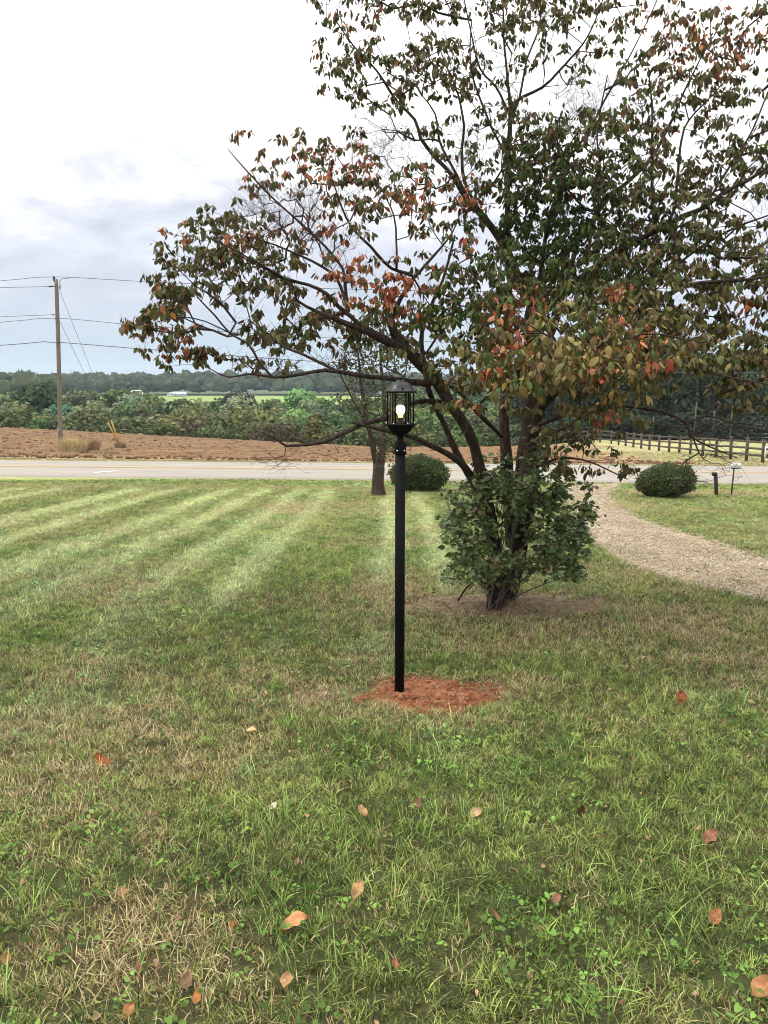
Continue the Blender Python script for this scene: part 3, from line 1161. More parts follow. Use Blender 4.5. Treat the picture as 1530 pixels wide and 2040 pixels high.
def grow_twigs(nodes, plen, tips, r, bf=.25, drop=.6, step=.16, bow=.05):
    """connect every tip to the nearest place on what is already grown; returns paths (polyline, start node, nodes made)"""
    P = np.asarray(nodes, float).copy()
    pl = np.asarray(plen, float).copy()
    N = len(P)
    par = -np.ones(N, int)
    T = np.asarray(tips, float)
    m = len(T)
    best = np.full(m, 1e9)
    bi = np.zeros(m, int)

    def upd(Q, ql, base):
        D = np.linalg.norm(T[:, None] - Q[None], axis=2)
        C = D + bf * ql[None] + drop * np.maximum(0, Q[None, :, 2] - T[:, None, 2] - .05)
        j = np.argmin(C, 1)
        c = C[np.arange(m), j]
        k = c < best
        best[k] = c[k]
        bi[k] = j[k] + base
    for a in range(0, N, 400):
        upd(P[a:a + 400], pl[a:a + 400], a)
    allP, allpl, allpar = [P], [pl], [par]
    cnt = N
    Pl = list(P)
    pll = list(pl)
    parl = list(par)
    done = np.zeros(m, bool)
    paths = []
    for _ in range(m):
        k = int(np.argmin(np.where(done, 1e9, best)))
        done[k] = True
        s = int(bi[k])
        a, b = Pl[s], T[k]
        dist = np.linalg.norm(b - a)
        q = max(1, int(dist / step))
        u = np.linspace(0, 1, q + 1)[1:]
        nz = r.normal(size=3) * bow * dist
        pts = a + (b - a) * u[:, None] + (np.sin(u * math.pi))[:, None] * (nz + np.array([0, 0, .06 * dist]))
        pts = pts + r.normal(size=pts.shape) * .012
        pts[-1] = b
        ids = []
        prev = s
        ql = []
        for p in pts:
            Pl.append(p)
            pll.append(pll[prev] + np.linalg.norm(p - Pl[prev]))
            parl.append(prev)
            prev = len(Pl) - 1
            ids.append(prev)
            ql.append(pll[prev])
        upd(pts, np.array(ql), ids[0])
        paths.append((s, ids, k))
    # how many tips hang on each node
    w = np.zeros(len(Pl))
    for s, ids, k in paths:
        w[ids[-1]] += 1
    for i in range(len(Pl) - 1, N - 1, -1):
        if parl[i] >= 0: w[parl[i]] += w[i]
    return np.array(Pl), paths, w


# ------------------------------------------------------------------ the dogwood
DENS = [  # photograph row, first column, one digit per 40 x 40 pixels from x = 240
    (-80, 9, '022223332333334332333342'),
    (-40, 9, '133333343445543332333332'),
    (0, 9, '244444441576664311221233'),
    (40, 10, '23413441466751342444344'),
    (80, 10, '22302452121134315665653'),
    (120, 10, '66677654231122146665532'),
    (160, 10, '33136666111011235546724'),
    (200, 10, '14323223230000134357712'),
    (240, 10, '00112122143656554323324'),
    (280, 5, '1112343201122147742244313544'),
    (320, 6, '123355311222268865543445553'),
    (360, 6, '232246543444378887643455531'),
    (400, 4, '11000045566554267765665555311'),
    (440, 2, '2356410132321444267766666664423'),
    (480, 2, '3556654101111144266667776666544'),
    (520, 1, '16777664134322433677777777655556'),
    (560, 1, '2652545415436665556777777656655'),
    (600, 1, '45202213145456777776666777656445'),
    (640, 0, '554200234534556666665466666766622'),
    (680, 0, '214410355433334445654566666776664'),
    (720, 2, '2420331012211346665565566655655'),
    (760, 4, '10000000000035665566643212332'),
    (800, 16, '24321135520000133'),
    (840, 15, '00000034431'),
    (880, 15, '0000003431'),
    (920, 21, '33322'),
]
REDS = [(690, 345, 70, .6), (600, 340, 60, .4), (500, 300, 60, .5), (830, 400, 45, .9), (640, 460, 40, .9), (690, 555, 62, 1.17), (795, 580, 52, 1.17), (720, 530, 40, 1.1), (790, 440, 50, .5), (1005, 640, 35, .7), (1030, 690, 38, .55),
        (940, 490, 18, 1.1), (480, 490, 25, .8), (910, 380, 50, .6), (1310, 735, 18, 1.1), (1230, 590, 20, .8), (1245, 640, 18, .6), (960, 760, 26, .45), (1210, 845, 22, 1.1), (1380, 770, 15, 1.2), (1500, 620, 30, .6),
        (1420, 60, 90, .4), (1320, 60, 70, .35), (700, 60, 80, .2), (1050, 620, 30, .6), (370, 690, 30, .7), (345, 460, 18, .8), (1150, 405, 14, .9), (1200, 760, 20, .4), (960, 830, 20, .5), (1480, 100, 70, .5), (280, 640, 60, .3), (1270, 690, 50, .2)]


def crown_depth(px, py):
    """distance of the foliage layer at a pixel: the near lower right, the left, the far top"""
    near = np.exp(-(((px - 1130) / 260) ** 2 + ((py - 750) / 120) ** 2))
    top = np.clip((560 - py) / 560, 0, 1)
    inner = np.exp(-(((px - 1090) / 150) ** 2 + ((py - 470) / 170) ** 2))
    return 8.5 + 1.2 * top + .7 * inner - 2.1 * near - .5 * np.exp(-(((px - 740) / 130) ** 2 + ((py - 480) / 160) ** 2)) + .5 * np.exp(-(((px - 850) / 120) ** 2 + ((py - 640) / 80) ** 2))


LIMBS = [  # (name, [(px, py, Y, width px)])
    ('trunk', [(1012, 1192, 9.7, 26), (1030, 1120, 9.6, 33), (1048, 1010, 9.3, 42), (1058, 900, 9.35, 38), (1060, 810, 9.4, 37), (1058, 740, 9.45, 34), (1062, 670, 9.5, 34), (1064, 610, 9.5, 36)]),
    ('trunk', [(1000, 1190, 9.75, 15), (987, 1080, 9.3, 20), (968, 980, 9.0, 23), (940, 876, 8.9, 23), (906, 819, 8.85, 23), (866, 755, 8.75, 26), (819, 705, 8.6, 25), (788, 670, 8.5, 20), (778, 635, 8.45, 15)]),
    ('trunk', [(1010, 1186, 9.9, 14), (1014, 1060, 9.75, 20), (1010, 950, 9.7, 27), (1005, 870, 9.75, 22), (1004, 804, 9.8, 20), (1012, 700, 9.9, 16), (1016, 600, 10, 14), (1014, 500, 10.1, 13), (1010, 376, 10.2, 12)]),
    ('trunk', [(1016, 1186, 9.9, 12), (1026, 1080, 9.75, 18), (1036, 930, 9.6, 20), (1046, 850, 9.7, 18), (1062, 760, 9.8, 16), (1100, 660, 10.0, 15), (1130, 560, 10.2, 13), (1160, 450, 10.4, 11)]),
    ('limb', [(968, 1000, 9.05, 18), (936, 948, 9.15, 16), (908, 900, 9.2, 15), (884, 844, 9.2, 14), (862, 797, 9.1, 14), (850, 755, 9.0, 13), (840, 700, 9.0, 13), (846, 640, 9.1, 10), (880, 560, 9.2, 7), (905, 470, 9.3, 5)]),
    ('limb', [(950, 965, 9.1, 17), (916, 920, 8.9, 15), (872, 894, 8.7, 14), (819, 869, 8.5, 12), (790, 862, 8.4, 11), (745, 852, 8.2, 8), (700, 842, 8.1, 4)]),
    ('limb', [(878, 800, 8.9, 13), (830, 800, 8.7, 13), (771, 832, 8.4, 13), (725, 845, 8.2, 12), (680, 866, 8.05, 11), (640, 880, 7.9, 10), (600, 886, 7.8, 8), (570, 888, 7.7, 7), (545, 872, 7.6, 5), (520, 862, 7.5, 4), (505, 874, 7.4, 3), (493, 872, 7.4, 2)]),
    ('limb', [(863, 757, 8.75, 18), (845, 763, 8.6, 16), (775, 754, 8.3, 13), (725, 748, 8.15, 12), (672, 740, 8.0, 11), (647, 738, 7.95, 10), (600, 745, 7.85, 9), (545, 752, 7.8, 7), (500, 745, 7.8, 5), (455, 752, 7.75, 4), (420, 735, 7.7, 3), (400, 720, 7.7, 2.5)]),
    ('limb', [(668, 738, 8.0, 8), (602, 704, 7.9, 7), (570, 694, 7.9, 6), (536, 666, 7.9, 4), (500, 640, 7.9, 3)]),
    ('limb', [(545, 752, 7.8, 6), (517, 720, 7.75, 6), (496, 685, 7.7, 6), (461, 666, 7.7, 5), (428, 628, 7.65, 4.5), (400, 600, 7.6, 3.5), (375, 570, 7.6, 2.5)]),
    ('limb', [(461, 666, 7.7, 4), (410, 640, 7.6, 3), (360, 630, 7.5, 3), (310, 640, 7.4, 2)]),
    ('limb', [(819, 705, 8.6, 20), (775, 682, 8.4, 18), (725, 660, 8.2, 16), (678, 641, 8.1, 12), (641, 626, 8.05, 10), (610, 612, 8.0, 8), (591, 598, 7.95, 7), (585, 572, 7.9, 6), (560, 554, 7.9, 5), (500, 520, 7.8, 4), (460, 498, 7.75, 3)]),
    ('limb', [(725, 660, 8.2, 12), (700, 630, 8.15, 11), (676, 610, 8.1, 10), (651, 584, 8.05, 9), (616, 567, 8.0, 8), (566, 554, 7.9, 7), (522, 529, 7.8, 5), (472, 501, 7.7, 4), (420, 475, 7.7, 3)]),
    ('limb', [(695, 622, 8.15, 9), (680, 570, 8.2, 8), (660, 541, 8.1, 7), (622, 519, 8.0, 6), (572, 498, 7.95, 5), (528, 482, 7.9, 3.5), (480, 470, 7.9, 2.5)]),
    ('limb', [(690, 600, 8.2, 8), (684, 538, 8.25, 7), (673, 519, 8.25, 7), (632, 476, 8.2, 6), (585, 432, 8.1, 5.5), (538, 388, 8.05, 5), (491, 338, 8.0, 4), (455, 298, 8.0, 2.5)]),
    ('limb', [(778, 640, 8.45, 14), (800, 590, 8.6, 11), (825, 553, 8.7, 10), (779, 535, 8.6, 8), (738, 491, 8.5, 7), (703, 456, 8.4, 6), (680, 410, 8.3, 4.5), (660, 350, 8.3, 3)]),
    ('limb', [(825, 553, 8.7, 9), (870, 503, 8.8, 6), (900, 466, 8.9, 4), (915, 430, 8.9, 3)]),
    ('limb', [(790, 535, 8.6, 6), (790, 480, 8.6, 5), (785, 430, 8.6, 4), (760, 380, 8.5, 3)]),
    ('limb', [(1064, 612, 9.5, 30), (1036, 569, 9.5, 25), (1017, 525, 9.5, 22), (1004, 488, 9.5, 19), (970, 441, 9.5, 15), (932, 400, 9.4, 13), (901, 351, 9.4, 11), (866, 313, 9.4, 9), (838, 276, 9.4, 8), (826, 238, 9.4, 7), (788, 197, 9.4, 6), (750, 141, 9.3, 5), (703, 91, 9.3, 3.5), (663, 34, 9.3, 2.5)]),
    ('limb', [(1004, 488, 9.55, 14), (1010, 420, 9.6, 14), (1010, 330, 9.65, 13), (1017, 266, 9.7, 12), (1017, 229, 9.7, 10), (1004, 204, 9.7, 7), (988, 175, 9.7, 6), (955, 135, 9.7, 5), (938, 60, 9.7, 4), (920, -30, 9.7, 2.5)]),
    ('limb', [(1017, 232, 9.7, 9), (1010, 150, 9.75, 6.5), (1004, 70, 9.8, 5), (1000, -40, 9.8, 3)]),
    ('limb', [(1019, 240, 9.7, 9), (1027, 205, 9.65, 8), (1080, 175, 9.6, 7), (1113, 141, 9.6, 6), (1160, 88, 9.6, 5), (1185, 41, 9.6, 4), (1207, -20, 9.6, 3)]),
    ('limb', [(1017, 245, 9.75, 7), (1035, 190, 9.9, 6), (1050, 120, 10, 5), (1075, 50, 10.1, 4), (1085, -50, 10.1, 2.5)]),
    ('limb', [(960, 430, 9.5, 9), (926, 360, 9.55, 8), (920, 298, 9.6, 7), (926, 250, 9.6, 6), (913, 190, 9.6, 5), (890, 130, 9.6, 3.5), (860, 60, 9.6, 2.5)]),
    ('limb', [(940, 408, 9.4, 8), (910, 348, 9.3, 7), (876, 282, 9.25, 6), (866, 226, 9.2, 4.5), (840, 190, 9.2, 3)]),
    ('limb', [(1000, 300, 9.65, 6), (970, 230, 9.6, 6), (945, 170, 9.6, 5), (935, 110, 9.6, 4), (940, 40, 9.6, 2.5)]),
    ('limb', [(1064, 612, 9.5, 26), (1075, 566, 9.5, 22), (1113, 519, 9.5, 18), (1144, 481, 9.5, 16), (1182, 441, 9.55, 13), (1205, 400, 9.6, 11), (1250, 362, 9.65, 9), (1300, 310, 9.7, 8), (1335, 245, 9.75, 6), (1365, 180, 9.8, 5), (1400, 110, 9.8, 3.5), (1440, 40, 9.8, 2.5)]),
    ('limb', [(1075, 566, 9.6, 14), (1085, 480, 9.7, 11), (1105, 400, 9.8, 9), (1122, 332, 9.9, 8), (1172, 263, 9.9, 6), (1210, 190, 9.9, 5), (1260, 100, 9.9, 3.5), (1300, 20, 9.9, 2.5)]),
    ('limb', [(1190, 430, 9.55, 7), (1195, 350, 9.6, 6), (1190, 260, 9.65, 4.5), (1210, 150, 9.7, 3)]),
    ('limb', [(1068, 625, 9.45, 18), (1125, 582, 9.2, 16), (1175, 544, 9.1, 15), (1225, 503, 9.0, 14), (1270, 478, 8.95, 13), (1307, 460, 8.9, 12), (1363, 431, 8.8, 11), (1404, 412, 8.8, 10), (1439, 385, 8.75, 9), (1489, 360, 8.7, 8), (1540, 325, 8.7, 6), (1620, 250, 8.7, 4)]),
    ('limb', [(1307, 460, 8.9, 9), (1300, 400, 9.0, 9), (1298, 340, 9.1, 8), (1298, 282, 9.1, 7), (1300, 204, 9.2, 5), (1290, 140, 9.2, 3.5)]),
    ('limb', [(1330, 448, 8.9, 8), (1345, 400, 9.0, 8), (1357, 282, 9.1, 6), (1372, 240, 9.1, 5), (1420, 190, 9.1, 4), (1470, 130, 9.1, 3)]),
    ('limb', [(1404, 412, 8.8, 7), (1450, 340, 8.8, 6), (1500, 260, 8.8, 5), (1530, 180, 8.8, 4), (1570, 80, 8.8, 3)]),
    ('limb', [(1062, 870, 9.3, 24), (1073, 816, 9.2, 22), (1101, 786, 9.0, 20), (1150, 735, 8.8, 22), (1190, 690, 8.6, 24), (1225, 650, 8.5, 22), (1263, 626, 8.4, 17), (1320, 594, 8.3, 12), (1363, 569, 8.2, 10), (1425, 560, 8.1, 9), (1500, 555, 8.0, 7), (1600, 540, 7.9, 5)]),
    ('limb', [(1225, 650, 8.5, 10), (1270, 600, 8.6, 8), (1330, 545, 8.7, 7), (1400, 490, 8.8, 6), (1470, 450, 8.8, 5), (1560, 420, 8.8, 3)]),
    ('limb', [(1075, 812, 9.1, 12), (1110, 775, 8.5, 9), (1170, 760, 7.8, 8), (1188, 735, 7.5, 7), (1215, 690, 7.3, 6), (1260, 672, 7.1, 5), (1310, 665, 7.0, 4), (1415, 685, 6.9, 2.5)]),
    ('limb', [(1188, 735, 7.5, 5), (1130, 695, 7.2, 4), (1085, 665, 7.0, 4), (1050, 645, 6.9, 3)]),
    ('limb', [(1066, 850, 9.25, 14), (1120, 830, 8.8, 11), (1190, 815, 8.5, 10), (1240, 810, 8.3, 9), (1325, 821, 8.1, 8), (1370, 843, 8.0, 7), (1376, 867, 7.95, 5), (1410, 887, 7.9, 4), (1440, 900, 7.85, 3), (1470, 912, 7.8, 2)]),
    ('limb', [(1372, 843, 8.0, 4), (1409, 828, 7.9, 4), (1480, 850, 7.8, 3.5), (1560, 862, 7.7, 3)]),
    ('limb', [(1055, 900, 9.2, 12), (1090, 870, 8.6, 8), (1130, 850, 8.0, 6), (1170, 835, 7.5, 4), (1230, 800, 7.2, 3)]),
    ('limb', [(1000, 870, 9.6, 10), (969, 841, 9.4, 11), (947, 819, 9.2, 10), (925, 791, 9.0, 9), (878, 756, 8.8, 7), (840, 735, 8.6, 4)]),
    ('limb', [(1060, 740, 9.3, 10), (1000, 720, 8.6, 7), (965, 690, 7.9, 6), (955, 660, 7.4, 5), (985, 640, 7.1, 4)]),
    ('limb', [(960, 800, 8.8, 8), (985, 770, 8.0, 6), (1010, 740, 7.2, 5), (1000, 710, 6.8, 3)]),
    ('limb', [(1070, 930, 9.2, 8), (1110, 915, 9.0, 6), (1160, 915, 8.9, 4.5), (1210, 935, 8.8, 3.5), (1250, 955, 8.8, 2.5)]),
    ('limb', [(1180, 700, 8.6, 9), (1280, 720, 8.2, 7), (1380, 735, 7.8, 6), (1450, 750, 7.6, 5), (1560, 770, 7.4, 4)]),
]
# bare twigs: (x0, y0, x1, y1, count, Y, how far)
BARE = [(490, 385, 640, 490, 135, 8.0, .45), (600, 380, 720, 540, 55, 8.2, .4), (700, 215, 790, 335, 55, 9.3, .3), (760, 250, 960, 400, 70, 9.4, .4), (440, 640, 600, 760, 30, 7.8, .3), (620, 700, 800, 790, 45, 8.2, .4),
        (493, 850, 580, 930, 20, 7.6, .12), (560, 890, 680, 915, 8, 7.8, .15), (1350, 840, 1480, 960, 46, 7.9, .25), (1340, 900, 1420, 975, 14, 7.9, .2), (930, 100, 1200, 300, 130, 9.8, .6), (1120, 150, 1280, 330, 75, 9.8, .5), (880, -20, 1020, 120, 45, 9.7, .4), (1440, 380, 1560, 460, 14, 8.7, .3), (830, 760, 960, 900, 30, 8.9, .3), (1260, 800, 1380, 850, 14, 8.1, .2)]


def build_dogwood():
    r = np.random.default_rng(11)
    root = empty('dogwood_tree', Vector((TREE[0], TREE[1], float(H(TREE[0], TREE[1])))), 'spreading dogwood tree with several trunks and dark reddening leaves behind the lamp post', 'tree')
    nodes, plen = [], []
    for name, pts in LIMBS:
        W = np.array([list(at(px, py, Y)) + [w * (.82 if w < 15 else .95) * pxm(px, py, Y) / 2] for px, py, Y, w in pts])
        if name == 'trunk':
            W[0, 2] = float(H(W[0, 0], W[0, 1])) - .1
        Q = resample(W, .09)
        Q[:, :3] += .012 * (np.stack([fbm(np.arange(len(Q)) * .31, np.full(len(Q), k + len(nodes)), 5, 3) for k in range(3)], 1) - .5) * 2
        rad = np.maximum(Q[:, 3], .003)
        big = rad[0] > .05
        b = MB().tube(Q[:, :3], rad, 14 if name == 'trunk' else 8 if big else 6, True, .22 if big else .1, len(nodes))
        b.build(name, M_BARK if rad[0] > .02 else M_TWIG, root, True)
        L = np.concatenate([[0], np.cumsum(np.linalg.norm(np.diff(Q[:, :3], axis=0), axis=1))])
        thin = rad < .085
        for q, l, ok in zip(Q, L, thin):
            if ok:
                nodes.append(q[:3])
                plen.append(l * .6)
    # leaf-bearing tips from the density map
    tips, kind = [], []
    for y0, c0, row in DENS:
        for c, ch in enumerate(row + (row[-1] * 3 if 60 < y0 < 800 else ''), c0):
            n = int(ch) ** 1.2 * .5 * (1.6 if c < 10 else 2.0 if 17 < c < 27 and 230 < y0 < 730 else 1.5 if c > 16 and 230 < y0 < 780 else 1.12)
            n = int(n) + (r.random() < n - int(n))
            for _ in range(n):
                px, py = 240 + 40 * (c + r.random()), y0 + 40 * r.random() - 10
                Y = crown_depth(px, py) + r.normal() * .42
                if 1090 < px < 1300 and py > 860: Y = 8.9 + r.normal() * .15
                if py > 880 and px < 1000: Y = 8.9
                tips.append(at(px, py, Y))
                kind.append((px, py, 1))
    for x0, y0, x1, y1, n, Y, sp in BARE:
        for _ in range(n):
            px, py = x0 + (x1 - x0) * r.random(), y0 + (y1 - y0) * r.random()
            tips.append(at(px, py, Y + r.normal() * sp))
            kind.append((px, py, 0))
    tips, kind = np.array(tips), np.array(kind)
    Pn, paths, w = grow_twigs(nodes, plen, tips, r)
    mb = MB()
    tv, tf, off = [], [], 0
    for s, ids, k in paths:
        P = np.concatenate([Pn[s][None], Pn[ids]])
        rad = .002 + .0017 * (w[[ids[0]] + ids] - 1).clip(0) ** .58
        rad = np.minimum(rad, .013) * (1 if kind[k][2] else .7)
        mb.tube(P, rad, 5 if rad[0] > .008 else 3, False)
    # twiglets that carry the leaves, bare ones included
    lp, ld, lpx = [], [], []
    for p, (px, py, leafy) in zip(tips, kind):
        m = 3
        for j in range(m):
            a = r.random() * 6.283
            d = np.array([math.cos(a) * .8, math.sin(a) * .8, .35 + .7 * r.random()])
            if not leafy and py > 830: d[2] = -.5 + .8 * r.random()
            d /= np.linalg.norm(d)
            ln = (.035 + .085 * r.random()) * (1 if leafy else 1.7)
            e = p + d * ln
            e2 = e + (d + r.normal(size=3) * .5) * ln * .5
            kf = 1 if leafy else .75
            mb.tube(np.array([p, p + d * ln * .5 + r.normal(size=3) * (.006 if leafy else .016), e, e2]), [.0021 * kf, .0019 * kf, .0016 * kf, .0012 * kf], 3, False)
            if leafy:
                a0 = r.random() * 6.283
                for q in range(4 + int(r.random() * 2.2)):
                    aa = a0 + q * 1.4 + r.normal() * .25
                    ou = np.array([math.cos(aa), math.sin(aa), 0])
                    lp.append(e + ou * .022 + r.normal(size=3) * .012)
                    ld.append((ou[0] * .62, ou[1] * .62, .05 - 1.15 * r.random() ** .8))
                    lpx.append((px, py))
            elif r.random() < .012:
                lp.append(e); ld.append((0, 0, -1)); lpx.append((px, py))
    tw = mb.build('twigs', M_TWIG, root, True)
    tag(tw, kind='stuff')
    lp, ld, lpx = np.array(lp), np.array(ld), np.array(lpx)
    n = len(lp)
    d, s, nr = hang_frames(ld, r, n)
    L = (.036 + .062 * r.random(n)) * np.where(lpx[:, 1] < 560, .92, 1.05)
    W = L * (.42 + .28 * r.random(n))
    curl, fold = .05 + .75 * r.random(n), -.05 - .75 * r.random(n)
    # colour: reddening outside, green inside
    red = np.zeros(n)
    for cx, cy, rr, a in REDS:
        red = np.maximum(red, a * np.exp(-((lpx[:, 0] - cx) ** 2 + (lpx[:, 1] - cy) ** 2) / rr ** 2))
    inner = np.exp(-(((lpx[:, 0] - 1080) / 210) ** 2 + ((lpx[:, 1] - 470) / 200) ** 2))
    mid = np.exp(-(((lpx[:, 0] - 880) / 120) ** 2 + ((lpx[:, 1] - 620) / 90) ** 2))
    g = np.maximum(inner, mid)
    near = np.exp(-(((lpx[:, 0] - 1180) / 300) ** 2 + ((lpx[:, 1] - 730) / 130) ** 2))
    u = r.random(n)
    olive, brown, green, yel, rd, orange = map(np.array, ([.078, .08, .024], [.112, .066, .03], [.038, .076, .014], [.165, .147, .048], [.27, .066, .032], [.42, .15, .06]))
    base = np.where((u < .30 + .65 * g)[:, None], green, np.where((u < .86)[:, None], olive, brown))
    base = np.where(((r.random(n) < near * .7))[:, None], yel, base)
    rp = r.random(n)
    base = np.where((rp < red * .85)[:, None], np.where((r.random(n) < .5)[:, None], rd, orange), base)
    base = np.where(((rp >= red * .92) & (rp < red * .92 + .06 * (1 - g)))[:, None], brown, base)
    base = base * (.6 + .8 * r.random((n, 1)))
    edge = base * .7 + .3 * np.array([.19, .13, .07]) * (1 - .8 * g[:, None]) + .3 * base * .8 * g[:, None]
    # leaves that show largest become parts of their own
    y = lp[:, 1]
    sc = L / y
    px = 765 + F * lp[:, 0] / y
    vis = (px > 10) & (px < 1510) & (lpx[:, 1] > 10)
    order = np.argsort(-np.where(vis, sc, 0))
    big, rest = order[:300], order[300:]
    leaf_singles(root, big, lp, d, s, nr, L, W, base, M_LEAF1)
    fo = link('foliage', leaf_mesh('foliage', lp[rest], d[rest], s[rest], nr[rest], L[rest], W[rest], curl[rest], fold[rest], base[rest], edge[rest], M_LEAF), root)
    tag(fo, kind='stuff')
    print('DOGWOOD tips', len(tips), 'leaves', n)


build_dogwood()
# ------------------------------------------------------------------ shrub at the foot of the dogwood
def build_shrub():
    r = np.random.default_rng(23)
    base = gp(985, 1214)
    root = empty('leafy_shrub', Vector(base), 'bushy green shrub with many thin stems growing round the dogwood trunks', 'shrub')
    nodes, plen = [], []
    targets = [(912, 1000), (932, 950), (908, 1080), (960, 935), (990, 930), (1010, 955), (1040, 960), (1080, 950), (1110, 990), (1150, 1030), (1170, 1050), (1140, 1100), (1120, 1150), (920, 1120), (950, 1060), (1000, 1040), (1060, 1060), (1080, 1120), (980, 1000), (1030, 1010),
               (1000, 1100), (940, 1100), (1090, 1010), (1020, 1080), (970, 1090), (1050, 1130), (915, 1040), (1130, 960), (960, 1010), (1005, 990), (975, 1060), (990, 1080), (1010, 1130), (960, 1130), (1030, 1120), (985, 1120), (945, 1150), (1045, 1160)]
    for px, py in targets:
        Y = base[1] - .05 + r.normal() * .3
        if px > 1040: Y -= .1
        e = at(px, py, Y)
        b = base + np.array([r.normal() * .07, r.normal() * .08, -.03])
        b[2] = float(H(b[0], b[1])) - .03
        m = b + (e - b) * .45
        m[:2] -= (e - b)[:2] * .14
        Q = resample(np.array([b, m, e]), .06)
        w = np.linspace(.009 + .005 * r.random(), .003, len(Q))
        MB().tube(Q, w, 5, True, .1).build('stem', M_DEAD if r.random() < .65 else M_TWIG, root, True)
        for i, q in enumerate(Q[4:]):
            nodes.append(q); plen.append(.06 * (i + 4) * .4)
    tips = []
    regions = [(1005, 1050, 108, 95, 120), (936, 1030, 46, 85, 62), (1000, 965, 90, 40, 62), (1105, 1035, 68, 62, 62), (1112, 1125, 48, 40, 30), (925, 1130, 40, 30, 20), (1090, 965, 55, 40, 36), (1165, 1020, 16, 28, 10), (1150, 1130, 14, 24, 8), (1000, 1140, 62, 32, 40), (1150, 1045, 30, 40, 22), (1135, 1090, 40, 50, 22), (1100, 900, 45, 40, 20)] + [(a, b, 10, 10, 3) for a, b in ((892, 985), (886, 1075), (1186, 1030), (1180, 1092), (1166, 968), (1000, 912), (950, 915), (1122, 922), (896, 1150), (1160, 1152), (884, 1030), (1040, 905))]
    for cx, cy, rx, ry, n in regions:
        for _ in range(n):
            a, q = r.random() * 6.283, math.sqrt(r.random())
            tips.append(at(cx + rx * q * math.cos(a), cy + ry * q * math.sin(a), base[1] - .1 + r.normal() * .32))
    tips = np.array(tips)
    Pn, paths, w = grow_twigs(nodes, plen, tips, r, .2, .5, .08, .04)
    mb = MB()
    lp, ld = [], []
    for s, ids, k in paths:
        P = np.concatenate([Pn[s][None], Pn[ids]])
        mb.tube(P, .0016 + .001 * np.sqrt(w[[ids[0]] + ids]), 3, False)
        p = Pn[ids[-1]]
        up = (P[-1] - P[-2]) / (np.linalg.norm(P[-1] - P[-2]) + 1e-6)
        m = 6 + int(r.random() * 5)
        for j in range(m):
            q = p - up * .035 * (j // 2) + r.normal(size=3) * .03
            lp.append(q)
            a = r.random() * 6.283
            ld.append((math.cos(a), math.sin(a), -.55 + .9 * r.random()))
    tag(mb.build('twigs', M_TWIG, root, True), kind='stuff')
    lp, ld = np.array(lp), np.array(ld)
    n = len(lp)
    d, s, nr = leaf_frames(ld, r, n)
    flip = nr[:, 2] < 0
    s[flip] *= -1; nr[flip] *= -1
    L = .05 + .05 * r.random(n)
    W = L * (.52 + .18 * r.random(n))
    t = r.random((n, 1))
    base_c = np.array([.04, .078, .018]) * (1 - t) + np.array([.15, .21, .07]) * t
    br = r.random(n) < .05
    base_c[br] = np.array([.12, .07, .035])
    edge = base_c * 1.1
    order = np.argsort(lp[:, 1] / L)
    big, rest = order[:300], order[300:]
    leaf_singles(root, big, lp, d, s, nr, L, W, base_c, M_SHRUB1)
    z = np.full(n, .3)
    tag(link('foliage', leaf_mesh('foliage', lp[rest], d[rest], s[rest], nr[rest], L[rest], W[rest], .1 + .4 * r.random(len(rest)), .15 + .3 * r.random(len(rest)), base_c[rest], edge[rest], M_SHRUB), root), kind='stuff')


build_shrub()


